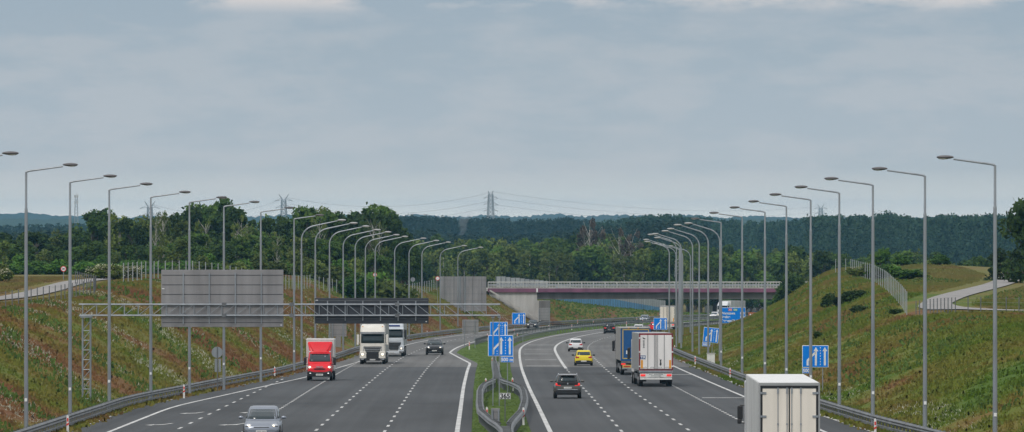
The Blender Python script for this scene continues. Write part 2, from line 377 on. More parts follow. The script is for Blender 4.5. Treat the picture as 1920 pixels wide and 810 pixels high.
# ground sheet in road-following coordinates
def sheet():
    offs = np.concatenate([-np.geomspace(3000, 130, 18), np.arange(-120, -60, 5.0), np.arange(-60, -22, .8), np.arange(-22, 18, 2.5), np.arange(18, 62, .8), np.arange(62, 130, 5.0), np.geomspace(135, 3000, 18)])
    ds = np.concatenate([np.arange(-40, 180, 20.0), np.arange(180, 1300, 4.0), np.arange(1300, 1800, 15.0), np.geomspace(1800, 10200, 55)])
    O, D = np.meshgrid(offs, ds)
    Dp = np.maximum(D, 0); X = O + XE(Dp); Z = ground_z(X, Dp)
    jit = np.where((np.abs(O + 4) > 24) & (np.abs(O + 4) < 32), 1, 0) * np.minimum(1, np.maximum(0, (Dp - 200) / 100))
    Z = Z + jit * (.16 * np.sin(O * .9 + D * .13) * np.sin(D * .21 + O * .31) + .1 * np.sin(D * .53 + O * 1.3))
    nv, nu = O.shape
    idx = np.arange(nv * nu).reshape(nv, nu)
    Fq = np.stack([idx[:-1, :-1], idx[:-1, 1:], idx[1:, 1:], idx[1:, :-1]], -1).reshape(-1, 4)
    V = np.stack([X, D, Z], -1).reshape(-1, 3)
    o = npmesh('ground', V, Fq, 'ground', np.stack([O, D], -1).reshape(-1, 2))
    o.data.polygons.foreach_set('use_smooth', [True] * len(o.data.polygons))
    tag(o, None, None, kind='structure')
sheet()

def strip_data(fa, fb, d0, d1, dz, step=10, nu=1):
    ds = np.arange(d0, d1, step); ds = np.append(ds, d1)
    a = fa(ds) if callable(fa) else np.full(len(ds), float(fa)); b_ = fb(ds) if callable(fb) else np.full(len(ds), float(fb))
    t = np.linspace(0, 1, nu + 1)
    O = a[:, None] * (1 - t) + b_[:, None] * t; D = np.repeat(ds[:, None], nu + 1, 1)
    X = O + XE(D); Z = -S * D + dz
    idx = np.arange(O.size).reshape(O.shape)
    Fq = np.stack([idx[:-1, :-1], idx[:-1, 1:], idx[1:, 1:], idx[1:, :-1]], -1).reshape(-1, 4)
    return np.stack([X, D, Z], -1).reshape(-1, 3), Fq, np.stack([O, D], -1).reshape(-1, 2)
def strips(name, lst, material, parent=None):
    Vs, Fs, Us, o = [], [], [], 0
    for a in lst:
        V, Fq, U = strip_data(*a); Vs.append(V); Fs.append(Fq + o); Us.append(U); o += len(V)
    return npmesh(name, np.concatenate(Vs), np.concatenate(Fs), material, np.concatenate(Us), parent)

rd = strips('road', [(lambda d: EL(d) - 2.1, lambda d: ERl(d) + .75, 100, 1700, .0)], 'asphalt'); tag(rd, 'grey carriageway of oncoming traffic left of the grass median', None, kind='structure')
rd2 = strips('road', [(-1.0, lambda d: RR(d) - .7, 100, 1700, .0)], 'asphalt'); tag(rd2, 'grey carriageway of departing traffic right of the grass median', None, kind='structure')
# worn concrete gutters along the outer edges
kb = strips('kerb_strip', [(lambda d: EL(d) - 2.45, lambda d: EL(d) - 2.1, 100, 1700, .012), (lambda d: RR(d) - .7, lambda d: RR(d) - .35, 100, 700, .012)], 'concrete'); tag(kb, None, None, kind='structure')
ML = []
LW = .012
def line(off, wd, d0, d1): ML.append((off if not callable(off) else (lambda d: off(d) - wd / 2), (off + wd) if not callable(off) else (lambda d: off(d) + wd / 2), d0, d1, LW))
def dashes(off, wd, d0, d1, dash=4, pitch=12, ph=0):
    d = d0 + ph
    while d < d1:
        o_ = float(off(d)) if callable(off) else off
        ML.append((o_ - wd / 2, o_ + wd / 2, d, d + dash, LW)); d += pitch
line(lambda d: d * 0, .25, 100, 1690)
line(ER, .22, 100, 1690)
line(EL, .22, 100, 1690)
line(ERl, .25, 100, 1690)
dashes(lambda d: np.interp(d, [323, 430, 560], [3.75, 4.0, 4.05]), .16, 150, 556, ph=2)
line(lambda d: np.interp(d, [556, 700, 2000], [4.05, 4.1, 4.6]), .28, 560, 1690)
dashes(lambda d: np.interp(d, [323, 430, 700, 920], [7.35, 7.35, 7.9, 8.9]), .16, 150, 1690, ph=5)
dashes(11.0, .16, 150, 560, 2, 4)
dashes(-8.65, .16, 150, 700, ph=1)
dashes(lambda d: np.interp(d, [0, 640, 760, 2000], [-12.25, -12.35, -11.5, -11.4]), .16, 150, 1690, ph=4)
dashes(-16.0, .16, 150, 600, 2, 4)
dashes(-19.7, .16, 150, 505, ph=8)
for d in (577, 624, 676, 726, 777, 877, 990): ML.append((.5, 3.7, d, d + 1.6, LW))
ML.append((11.5, 14.3, 522, 523.4, LW)); ML.append((11.4, 14.2, 415, 416.2, LW))
mk = strips('road_marking', ML, 'paint_line'); tag(mk, 'white painted lane lines of the motorway', None, kind='structure')

def merge_arrow(off, d):
    x0 = float(XE(d)) + off
    pts = [(.70, 3.2), (.54, 3.2), (.24, .45), (-.22, -.3), (-.22, .5), (-.66, -1.1), (-.22, -2.3), (-.22, -1.4), (.34, -.75)]
    V = [(x0 + a, d + b_, -S * (d + b_) + LW + .006) for a, b_ in pts]
    me = bpy.data.meshes.new('lane_arrow'); me.from_pydata(V, [], [tuple(range(len(V)))]); me.materials.append(MATS['paint_line'])
    o = bpy.data.objects.new('lane_arrow', me); COL.objects.link(o); tag(o, None, None, kind='structure')
for a_, d_ in ((-21.3, 336), (-20.9, 366), (-17.3, 336), (-17.4, 368), (-17.6, 300), (-17.4, 560)): merge_arrow(a_, d_)

# ================================================================== guardrails
WPROF = [(-.03, .0), (.02, .04), (.06, .08), (.02, .13), (-.01, .155), (.02, .18), (.06, .23), (.02, .27), (-.03, .31)]   # (toward road, height) W-beam
def path_pts(fo, d0, d1, step):
    ds = np.append(np.arange(d0, d1, step), d1)
    return [(float(XE(d)) + float(fo(d)), float(d)) for d in ds]
def beam_on(pts, side, z0=.44, prof=WPROF, zf=None):
    """side +1: corrugation faces +X"""
    rings = []
    for i, (x, d) in enumerate(pts):
        a, c = pts[max(i - 1, 0)], pts[min(i + 1, len(pts) - 1)]
        t = Vector((c[0] - a[0], c[1] - a[1])).normalized(); nx, ny = t.y * side, -t.x * side
        zb = (-S * d) if zf is None else zf(x, d)
        rings.append([(x + nx * q, d + ny * q, zb + z0 + h) for q, h in prof] + [(x + nx * (q - .02), d + ny * (q - .02), zb + z0 + h) for q, h in reversed(prof)])
    return loft(rings)
def guardrail(name, label, fo, d0, d1, side, spacing=2.0, lower=False, nposts=100, group=None, double=False):
    t = thing(name, label, 'guardrail', (0, 0, 0), group=group)
    pts = path_pts(fo, d0, d1, 6)
    P('rail', 'rail_steel', t, beam_on(pts, side))
    if lower: P('lower_rail', 'rail_steel', t, beam_on(pts, side, z0=.12, prof=[(-.02, 0), (.03, .02), (.03, .16), (-.02, .18)]))
    if double: P('back_rail', 'rail_steel', t, beam_on([(x - side * .42, d) for x, d in pts], -side))
    post = join([box(0, 0, .33, .10, .06, .9), box(side * .05, 0, .6, .10, .10, .18)] + ([box(-side * .21, 0, .6, .36, .09, .10)] if double else []))
    ds = np.arange(d0, d1, spacing); first = None; rest = []
    near = ds[:nposts]
    for i, d in enumerate(ds):
        x = float(XE(d)) + float(fo(d)) - side * .10; z = -S * d
        if i < nposts:
            if first is None: first = P('post', 'steel_dark', t, post); o = first
            else: o = first.copy(); COL.objects.link(o); o.parent = t
            o.location = (x, d, z)
        elif (i - nposts) % 2 == 0:
            rest.append(([(a + x, b_ + d, c + z) for a, b_, c in post[0]], post[1]))
    if rest: P('post', 'steel_dark', t, *rest)['kind'] = 'stuff'
    return t
guardrail('guardrail', 'long grey steel guardrail along the foot of the left embankment', RL, 262, 1500, 1, lower=True)
guardrail('guardrail', 'grey steel guardrail along the foot of the right embankment, behind the near white truck', RR, 262, 702, -1, lower=True)
guardrail('guardrail', 'grey steel guardrail at the outer edge of the far bend beneath the overpass', lambda d: RR(d) - .6, 1060, 1500, -1, spacing=4)
med = lambda d: np.interp(d, [500, 640, 720, 800, 2000], [-2.3, -2.45, -2.4, -1.75, -1.75])
guardrail('guardrail', 'grey guardrail running down the middle of the grass median into the far bend', med, 560, 1500, 1, spacing=4, double=False)
guardrail('guardrail', 'second guardrail of the median, on the side of the oncoming lanes beyond the bend', lambda d: ERl(d) + 1.3, 780, 1500, -1, spacing=4)

# the guardrail island that opens round the sign posts in the median
def island_rail():
    t = thing('median_barrier', 'double steel barrier opening in a teardrop round the posts of the kilometre sign', 'crash barrier')
    cx = lambda d: float(np.interp(d, [250, 295, 317, 341, 377, 416, 442, 479, 592], [0, -.25, -.5, -.6, -.6, -.72, -1.0, -1.2, -1.8]))
    half = lambda d: float(np.interp(d, [250, 296, 306, 317, 341, 365, 377, 405, 420, 434, 447, 460, 479, 592], [.24, .26, .40, .70, 1.30, 1.50, 1.55, 1.60, 1.50, 1.2, .62, .30, .25, .22]))
    ds = list(np.arange(262, 560, 3.0))
    for s_, nm in ((-1, 'left_arm'), (1, 'right_arm')):
        outer = [(cx(d) + s_ * half(d), d) for d in ds]
        P('rail', 'rail_steel', t, beam_on(outer, s_))
        inner = [(cx(d) + s_ * (half(d) - .34), d) for d in ds if half(d) > .5]
        P('inner_rail', 'rail_steel', t, beam_on(inner, -s_))
        first = None
        for d in np.arange(263, 560, 3.0):
            h_ = half(d); x = cx(d) + s_ * (h_ - .12)
            sh = first
            if first is None: first = P('post', 'steel_dark', t, box(0, 0, .3, .1, .06, .8)); o = first
            else: o = first.copy(); COL.objects.link(o); o.parent = t
            o.location = (x, d, -S * d)
        rungs = []
        for d in np.arange(296, 470, 1.33):
            h_ = half(d)
            if h_ > .5: rungs.append(box(cx(d) + s_ * (h_ - .22), d, -S * d + .70, .32, .16, .04))
        P('spacer', 'rail_steel', t, *rungs)['kind'] = 'stuff'
    rungs = [box(cx(d), d, -S * d + .70, .42, .16, .04) for d in np.arange(262, 303, 1.33)] + [box(cx(d), d, -S * d + .70, .42, .16, .04) for d in np.arange(456, 560, 1.33)]
    P('spacer', 'rail_steel', t, *rungs)['kind'] = 'stuff'
island_rail()

# ================================================================== street lamps
def make_straight_lamp(h, side):
    t = thing('street_lamp', '', 'street lamp')
    P('pole', 'steel', t, tube([(0, 0, -.6), (0, 0, .4), (0, 0, h - 1.9)], [.115, .11, .078], 10), tube([(0, 0, h - 1.9), (0, 0, h - 1.8), (0, 0, h)], [.085, .06, .055], 10), smooth=True)
    P('number_plate', 'sign_white', t, box(0, -.128, 1.9, .13, .012, .16))
    P('arm', 'steel', t, tube([(0, 0, h), (side * .2, 0, h + .05), (side * 1.85, 0, h + .27)], [.055, .05, .04], 8), smooth=True)
    hd = P('lamp_head', 'lamp_head_dark', t, ball(side * 2.22, 0, h + .36, .40, .16, .085, 14, 6), smooth=True)
    P('lens', 'lamp_lens', hd, ball(side * 2.30, 0, h + .31, .26, .12, .06, 12, 4), smooth=True)
    return t
def make_curved_lamp(h, side, reach):
    t = thing('street_lamp', '', 'street lamp')
    P('pole', 'steel', t, tube([(0, 0, -.6), (0, 0, .4), (0, 0, h - 3.1)], [.115, .11, .08], 10), smooth=True)
    r = 1.45; pts = [(0, 0, h - 3.1), (0, 0, h - 1.9)]
    for k in range(1, 8):
        a = math.pi / 2 * k / 8
        pts.append((side * r * (1 - math.cos(a)), 0, h - 1.9 + 1.35 * math.sin(a)))
    pts.append((side * (reach - .7), 0, h - .1))
    P('arm', 'steel', t, tube(pts, [.07] * 2 + [.062] * 7 + [.045], 8), smooth=True)
    hd = P('lamp_head', 'lamp_head_light', t, ball(side * (reach - .3), 0, h - .03, .42, .18, .10, 14, 6), smooth=True)
    P('lens', 'lamp_lens', hd, ball(side * (reach - .24), 0, h - .08, .26, .12, .06, 12, 4), smooth=True)
    return t
def lamps(lst, make, side_name, style, group):
    proto = None
    for i, (d, x) in enumerate(lst):
        if proto is None: proto = make(); o = proto
        else: o = dup(proto)
        o.location = (x, d, -S * d); o.rotation_euler = (0, 0, slope_ang(d))
        o['label'] = f"{style} lamp post on the {side_name} side, {ORD[i]} from the camera in its row"
        o['group'] = group
lamps(list(zip([281, 308, 340, 367, 399, 424, 447, 481, 532], [-25.2, -24.4, -24.5, -24.1, -23.5, -22.3, -21.0, -19.7, -18.9])), lambda: make_straight_lamp(13.35, 1), 'left', 'straight-armed grey', 'straight-armed lamp posts on the left')
lamps(list(zip([580, 608, 642, 683, 712, 753, 780, 810, 852, 885, 964, 1008], [-19.9, -19.5, -19.1, -18.8, -18.2, -18.0, -17.4, -15.5, -14.3, -13.0, -11.3, -8.9])), lambda: make_curved_lamp(13.8, 1, 4.1), 'left', 'curved-arm grey', 'curved-arm lamp posts on the left')
lamps(list(zip([273, 300, 328, 356, 386, 418, 451, 485, 528], [21.5, 20.2, 19.3, 19.0, 18.8, 18.7, 18.6, 18.2, 18.0])), lambda: make_straight_lamp(13.0, -1), 'right', 'straight-armed grey', 'straight-armed lamp posts on the right')
lamps(list(zip([605, 622, 665, 693, 732, 742, 793, 827, 865, 905, 927, 966], [20.5, 19.9, 20.3, 20.4, 20.2, 19.9, 21.9, 21.2, 22.2, 24.2, 25.8, 28.1])), lambda: make_curved_lamp(13.75, -1, 3.4), 'right', 'curved-arm grey', 'curved-arm lamp posts on the right')
t = thing('camera_mast', 'thick grey mast with a bracket standing among the curved lamp posts on the right', 'mast', (21.7, 790, -S * 790))
P('pole', 'steel', t, tube([(0, 0, -.5), (0, 0, 6), (0, 0, 12.3)], [.30, .28, .22], 12), smooth=True)
P('bracket', 'steel', t, *[tube([(-.2, 0, 9.2 + k * .45), (-.75, 0, 8.8 + k * .45)], .03, 6) for k in range(5)], tube([(-.75, 0, 8.6), (-.62, 0, 10.9)], .03, 6))

# ================================================================== gantry with two panels seen from behind
def gantry():
    D = 390; z0 = -S * D; xl, xr = -27.3, -.75; zb, zt = 5.72, 6.42
    t = thing('sign_gantry', 'long grey lattice gantry beam spanning the oncoming carriageway', 'gantry', (0, D, z0))
    fz = .0
    for y, nm in ((-.32, 'front'), (.32, 'rear')):
        br = [tube([(xl - .2, y, zb), (xr, y, zb)], .048, 8), tube([(xl - .2, y, zt), (xr, y, zt)], .048, 8)]
        k = 0; n_ = 30; st = (xr - xl) / n_
        for k in range(n_):
            a = xl + k * st
            br.append(tube([(a, y, zb), (a, y, zt)], .018, 6))
            if k < 15: br.append(tube([(a, y, zb), (a + st, y, zt)], .014, 6))
            else: br.append(tube([(a, y, zt), (a + st, y, zb)], .014, 6))
        P('beam_truss', 'steel', t, *br)
    P('cross_brace', 'steel', t, *[tube([(xl + k * 1.77, -.32, zz), (xl + k * 1.77 + .88, .32, zz)], .018, 6) for k in range(15) for zz in (zb, zt)])
    for px in (xl + 9.0, xl + 13.3, xl + 20.0):
        for y in (-.39, .39):
            for zz in (zb, zt): P('joint_plate', 'steel_dark', t, box(px, y, zz, .28, .05, .22))
    gl = 0.0
    def column(xa, xb, base):
        s_ = []
        for x in (xa, xb):
            for y in (-.28, .28): s_.append(tube([(x, y, base), (x, y, zb - .08)], .04, 6))
        z = base + .3
        while z < zb - .6:
            for y in (-.28, .28):
                s_.append(tube([(xa, y, z), (xb, y, z)], .022, 6)); s_.append(tube([(xa, y, z), (xb, y, z + .62)], .014, 6))
            z += .62
        s_ += [box((xa + xb) / 2, 0, zb - .1, abs(xb - xa) + .25, .8, .07)]
        return s_
    P('column', 'steel', t, *column(xl, xl + .5, -.5))
    P('column', 'steel', t, *[tube([(x, y, -.5), (x, y, zb - .08)], .032, 6) for x in (xr - .46, xr - .06) for y in (-.2, .2)], *[box(x, 0, zb - .1, .2, .6, .1) for x in (xr - .46, xr - .06)])
    def panel(x0, x1, z0_, z1_, material, ribs, rows, label, name='road_sign'):
        p = thing(name, label, 'sign', (0, D + .46, z0))
        P('board', material, p, box((x0 + x1) / 2, 0, (z0_ + z1_) / 2, x1 - x0, .05, z1_ - z0_), bevel=.02)
        P('seam', 'sign_back_dark' if material != 'sign_back_dark' else 'steel_dark', p, *[box((x0 + x1) / 2, -.033, z, x1 - x0 - .14, .018, .03) for z in rows])
        hgt = z1_ - z0_
        for k in range(ribs):
            x = x0 + (x1 - x0) * (k + .85) / (ribs + .7) if ribs == 4 else x0 + (x1 - x0) * (k + .72) / (ribs + .45)
            P('rib', 'steel', p, box(x, -.075, (z0_ + z1_) / 2, .07, .075, hgt - .38))
        P('sticker', 'sign_white', p, box(x1 - .15, -.03, z0_ + .13, .09, .012, .06))
        P('sticker', 'sign_white', p, box(x0 + .12, -.03, z1_ - (1.2 if ribs == 4 else .14), .16, .012, .05))
    g = lambda y: z0 * -1 + H - (y - 405) * D / F       # local height of image row at this distance
    X = lambda px: (px - 960) * D / F
    panel(X(301.5), X(531), g(613.5), g(506), 'sign_back', 4, [g(516), g(534), g(552), g(570), g(605)], 'large grey back of a road sign hanging on the left half of the gantry')
    panel(X(590), X(803.5), g(607), g(559), 'sign_back_dark', 6, [g(564), g(597)], 'wide dark back of an electronic sign on the right half of the gantry', 'road_sign')
gantry()

# ================================================================== signs seen from behind on posts
def sign_back(name, label, x, d, zb, w_, h_, posts, extra=(), ribs=3, cat='sign', post_r=.05, group=None):
    z = gz(x, d)
    t = thing(name, label, cat, (x, d, z), group=group)
    P('board', 'sign_back', t, box(0, 0, zb + h_ / 2, w_, .05, h_), bevel=.015)
    P('seam', 'steel_dark', t, *[box(0, -.035, zb + h_ * (k + .5) / ribs, w_ * .98, .02, .025) for k in range(ribs)])
    if w_ > 5: P('stiffener', 'steel_dark', t, *[box(w_ * k, -.05, zb + h_ / 2, .06, .04, h_ * .97) for k in (-.4, -.2, 0, .2, .4)])
    for px in posts: P('post', 'steel', t, tube([(px, -.10, -.4), (px, -.10, zb + h_ - .05)], post_r, 8))
    for (ex, ez, ew, eh) in extra: P('lower_panel', 'sign_back', t, box(ex, -.01, ez, ew, .04, eh), bevel=.01)
    return t
# big direction sign seen from behind, beside the far bend of the oncoming lanes
sign_back('sign_board', 'largest free-standing grey sign back, on two posts at the end of the left guardrail', xpix(868.5, 1060), 1060, gz(xpix(868.5, 1060), 1060) * -1 + H - (583.5 - 405) * 1060 / F, 8.0, 6.0, (-.55, .3), [(-.9, H - gz(xpix(868.5, 1060), 1060) - (594 - 405) * 1060 / F, 2.2, 1.6)], ribs=5, post_r=.14)
def zrel(x, d, row): return H - (row - 405) * d / F - gz(x, d)
x = xpix(635, 705); sign_back('sign_board', 'small square sign back with plates below, behind the red van', x, 705, zrel(x, 705, 631), 1.8, 1.55, (-.7, .55), [(-.05, zrel(x, 705, 641), .62, 1.2), (-.75, zrel(x, 705, 641), .4, 1.2)], ribs=3)
x = xpix(882, 744); sign_back('sign_board', 'small grey sign back on two thin posts at the tip of the grass median', x, 744, zrel(x, 744, 625.5), 1.98, 1.7, (-.72, .55), [], ribs=3, post_r=.035)
x = xpix(929, 318); sign_back('sign_board', 'narrow dark sign back on twin tubes at the bottom of the median barrier', x, 318, .55, .46, .75, (-.16, .16), [], ribs=2, post_r=.04)
x = xpix(1020.5, 960); sign_back('sign_board', 'small mottled sign back on two posts in front of the bridge abutment', x, 960, max(.8, zrel(x, 960, 600)), 1.75, 1.9, (-.85, .85), [], ribs=4, post_r=.04)
x = xpix(407, 445); t = thing('round_sign', 'round grey sign back with two narrow plates below, beside the left guardrail', 'sign', (x, 445, gz(x, 445)))
zc = zrel(x, 445, 660.5)
P('disc', 'steel', t, disc(0, 0, zc, .40, 'y', .03, 28)); P('post', 'steel_dark', t, tube([(.03, -.05, -.4), (.03, -.05, zc + .38)], .035, 8))
for sx_ in (-.09, .19): P('narrow_plate', 'steel', t, box(sx_, 0, zc - .95, .17, .03, .95))

# ================================================================== lane signs
def arrow_up(x, z0, z1, w_, y=-.034):
    hw = w_ * 1.25
    return poly([(x - w_ / 2, z0), (x + w_ / 2, z0), (x + w_ / 2, z1 - hw * 1.6), (x + hw, z1 - hw * 1.7), (x, z1), (x - hw, z1 - hw * 1.7), (x - w_ / 2, z1 - hw * 1.6)], 'y', y, y + .006)
def lane_sign(label, x, d, zb, W, Hh, plate=None, tilt=0, posts=(-.3, .32), post_h=None, plate_text='', rowbase=None, group='blue lane merge signs'):
    z = gz(x, d)
    t = thing('lane_sign', label, 'road sign', (x, d, z), (0, R(tilt), 0), group)
    P('border', 'sign_white', t, box(0, 0, zb + Hh / 2, W, .03, Hh), bevel=.03)
    P('board', 'sign_blue', t, box(0, -.012, zb + Hh / 2, W * .955, .03, Hh * .955), bevel=.03)
    aw = W * .075
    zl, zh = zb + Hh * .09, zb + Hh * .92
    P('arrow', 'sign_white', t, arrow_up(W * .02, zl, zh, aw), poly([(-W * .33, zl), (-W * .33 + aw, zl), (-W * .33 + aw, zb + Hh * .30), (W * .0, zb + Hh * .62), (W * .0, zb + Hh * .62 + aw * 1.4), (-W * .33, zb + Hh * .34)], 'y', -.034, -.0285))
    P('arrow', 'sign_white', t, arrow_up(W * .36, zl, zh, aw))
    P('lane_dash', 'sign_white', t, *[box(W * .19, -.03, zb + Hh * (.14 + .125 * k), W * .028, .008, Hh * .055) for k in range(7)], *[box(-W * .14, -.03, zb + Hh * (.12 + .12 * k), W * .028, .008, Hh * .05) for k in range(2)])
    ph = zb + Hh - .1 if post_h is None else post_h
    for k in posts: P('post', 'steel', t, tube([(k * W, .05, -.4), (k * W, .05, ph)], .035, 8))
    if plate:
        pxo, pw, phh = plate
        q = P('distance_plate', 'sign_white', t, box(pxo, 0, zb - phh / 2 - .02, pw, .03, phh), bevel=.02)
        P('plate_face', 'sign_blue', q, box(pxo, -.012, zb - phh / 2 - .02, pw - .05, .03, phh - .05))
        text(plate_text, phh * .80, 'sign_white', q, (pxo, -.031, zb - phh * .5 - .02 - phh * .28), align='CENTER')
    return t
def place_sign(label, x0, x1, y0, y1, d, **k):
    xc = xpix((x0 + x1) / 2, d); return lane_sign(label, xc, d, zrel(xc, d, y1), (x1 - x0) * d / F, (y1 - y0) * d / F, **k)
place_sign('largest blue lane sign in the median, with a 500 m plate at its lower right', 915, 962.5, 628.5, 668, 436, plate=(.46, .92, .42), plate_text='500 m', posts=(-.30, .27))
place_sign('blue lane sign peeking out just above the biggest sign in the median', 918.5, 952, 603.5, 634, 640, posts=(-.3, .3))
place_sign('small blue lane sign standing farthest back in the median, left of the dark car', 960, 985.5, 586.5, 608.5, 815, posts=(-.3, .3))
place_sign('small blue lane sign on the right, in front of the far white lorry', 1225.5, 1251, 596, 618.5, 818, posts=(-.3, .3))
place_sign('leaning blue lane sign with a 300 m plate among the right-hand lamp posts', 1315, 1344, 614, 642.5, 640, plate=(-.42, .85, .42), plate_text='300m', tilt=5, posts=(.15,))
place_sign('blue lane sign with a 500 plate beside the grassy right slope', 1504, 1553.5, 647.5, 689, 428, plate=(-.64, .56, .40), plate_text='500', posts=(-.22, .28))

# direction sign on the right
D = 1000; x = xpix(1374, D); w_, h_ = 4.15, 2.55; zb = zrel(x, D, 606)
t = thing('direction_sign', 'blue direction sign listing three towns under red A2 and green E30 badges', 'road sign', (x, D, gz(x, D)))
P('border', 'sign_white', t, box(0, 0, zb + h_ / 2, w_, .05, h_), bevel=.06); bd = P('board', 'sign_blue', t, box(0, -.02, zb + h_ / 2, w_ - .09, .05, h_ - .09), bevel=.05)
for px in (-1.45, 1.45): P('post', 'steel', t, tube([(px, .1, -.4), (px, .1, zb + h_ - .1)], .08, 8))
b1 = P('badge', 'sign_red', t, box(-.42, -.05, zb + h_ - .36, .62, .02, .42), bevel=.03); text('A2', .40, 'sign_white', b1, (-.42, -.066, zb + h_ - .50), align='CENTER', ext=.004)
b2 = P('badge', 'sign_green', t, box(.42, -.05, zb + h_ - .36, .68, .02, .42), bevel=.03); text('E30', .38, 'sign_white', b2, (.42, -.066, zb + h_ - .50), align='CENTER', ext=.004)
for k, (a, b_) in enumerate((('Warszawa', '105'), ('Siedlce', '199'), ('Terespol', '305'))):
    zz = zb + h_ - 1.10 - k * .60
    text(a, .54, 'sign_white', t, (-1.92, -.052, zz)); text(b_, .54, 'sign_white', t, (1.92, -.052, zz), align='RIGHT')
P('country_badge', 'sign_white', t, poly([(.12 + .26 * math.cos(2 * math.pi * k / 16), zb + .42 + .17 * math.sin(2 * math.pi * k / 16)) for k in range(16)], 'y', -.056, -.046), poly([(.72 + .26 * math.cos(2 * math.pi * k / 16), zb + .42 + .17 * math.sin(2 * math.pi * k / 16)) for k in range(16)], 'y', -.056, -.046))
text('BY', .20, 'ink', t, (.12, -.06, zb + .35), align='CENTER'); text('P', .20, 'ink', t, (.72, -.06, zb + .35), align='CENTER')
D = 1210; x = xpix(1414, D); t = thing('brown_sign', 'small orange-brown sign with white lines, right of the blue direction sign', 'road sign', (x, D, gz(x, D)))
zb = zrel(x, D, 595); P('board', 'sign_brown', t, box(0, 0, zb + .5, 2.3, .05, .98), bevel=.03)
P('lettering', 'sign_white', t, box(-.75, -.03, zb + .55, .3, .02, .3), box(.25, -.03, zb + .66, 1.3, .02, .1), box(.25, -.03, zb + .34, 1.3, .02, .1))
P('post', 'steel', t, tube([(-.8, .06, -.4), (-.8, .06, zb + .9)], .06)); P('post', 'steel', t, tube([(.8, .06, -.4), (.8, .06, zb + .9)], .06))
# kilometre sign
D = 345; x = xpix(947, D); t = thing('kilometre_sign', 'white kilometre sign reading 365 inside the teardrop barrier', 'road sign', (x, D, gz(x, D)))
zb = zrel(x, D, 748.5); q = P('board', 'sign_white', t, box(0, 0, zb + .17, .64, .03, .35), bevel=.02); P('post', 'steel_dark', t, tube([(0, .05, -.4), (0, .05, zb + .3)], .03))
text('365', .37, 'ink', q, (0, -.019, zb + .055), align='CENTER')
P('edge', 'ink', t, *[box(0, -.018, zb + z_, .60, .004, .014) for z_ in (.02, .32)], *[box(x_, -.018, zb + .17, .014, .004, .30) for x_ in (-.3, .3)])
# round speed signs
def speed_sign(px, row, d, label, r, num=None, red=True):
    x = xpix(px, d); z = gz(x, d); zc = max(1.2, zrel(x, d, row))
    t = thing('speed_sign', label, 'road sign', (x, d, z))
    P('rim', 'sign_red' if red else 'steel', t, disc(0, 0, zc, r, 'y', .03, 24)); 
    if red: q = P('face', 'sign_white', t, disc(0, -.016, zc, r * .76, 'y', .012, 24))
    if num: text(num, r * .95, 'ink', q, (0, -.024, zc - r * .33), align='CENTER')
    P('post', 'steel', t, tube([(0, .05, -.4), (0, .05, zc)], .035))
speed_sign(119, 529, 640, 'round red-rimmed speed limit sign reading 30 beside the gravel track', .30, '30')
speed_sign(774, 524, 985, 'round grey sign in front of the fence on the left crest', .36, None, False)
speed_sign(820.5, 522, 1010, 'round red-rimmed sign at the fence by the big sign back', .36, None, True)
speed_sign(703, 515, 905, 'small red-rimmed sign at the fence above the dark gantry panel', .30, None, True)

# ================================================================== delineator posts
def make_delin():
    t = thing('marker_post', '', 'marker post')
    P('body', 'plastic_white', t, poly([(-.06, -.3), (.06, -.3), (.06, .85), (.0, .95), (-.06, .90)], 'y', -.05, .05), bevel=.01)
    P('reflector', 'plastic_red', t, box(0, -.054, .70, .085, .012, .18)); P('band', 'plastic_red', t, poly([(-.064, .38), (.064, .45), (.064, .56), (-.064, .49)], 'y', -.056, .056))
    return t
dl = None
rd_n = {}
def delin(px, row, kind, side):
    """place by column and by where on the verge it stands"""
    global dl
    d = None
    lo, hi = 255.0, 1400.0
    for _ in range(50):            # walk along the line of sight to the verge plane
        mid = (lo + hi) / 2
        yy = 405 + (H - (-S * mid)) * F / mid - kind * F / mid
        if yy > row: lo = mid
        else: hi = mid
    d = mid; x = xpix(px, d); z = max(-S * d, gz(x, d))
    if dl is None: dl = make_delin(); o = dl
    else: o = dup(dl)
    o.location = (x, d, z)
    rd_n.setdefault(side, []).append((px, o))
# (column, row of the top, height of the top over the carriageway)
for px, row in ((127, 767), (345, 712), (515, 680), (801, 616)): delin(px, row, 1.25, 'behind the left guardrail')
for px, row in ((1265, 643), (1303.5, 662), (1369, 683.5), (1641, 775)): delin(px, row, 1.2, 'behind the right guardrail')
for px, row in ((911, 706), (961, 705), (936, 675), (923, 668)): delin(px, row, 1.05, 'on the upper end of the median barrier')
for px, row in ((913, 759), (981.5, 760)): delin(px, row, 1.05, 'on the wide near curve of the teardrop barrier')
for px, row in ((880, 638), (914, 624), (964, 615), (970, 623), (1029, 608), (1072, 607), (1112.5, 600), (1174.5, 601)): delin(px, row, 1.05, 'on the median beyond the blue signs')
for px, row in ((1083, 597), (1194, 593), (1205, 596), (1279, 600)): delin(px, row, 1.2, 'along the far bend near the overpass')
for side, lst in rd_n.items():
    lst.sort(key=lambda a: a[0])
    for i, (px, o) in enumerate(lst):
        o['label'] = f"marker post {side}, {['leftmost', 'second from left', 'third from left', 'fourth from left', 'fifth from left', 'sixth from left', 'seventh from left', 'rightmost'][i if i < len(lst) - 1 else 7]}"
        o['group'] = 'marker posts along the motorway'
d = 590; x = xpix(1333, d); t = thing('cabinet', 'small pale utility cabinet behind the right guardrail', 'cabinet', (x, d, gz(x, d)))
P('body', 'plastic_white', t, box(0, 0, .5, .75, .4, 1.1), bevel=.02); P('cap', 'concrete', t, box(0, 0, 1.08, .85, .5, .07))

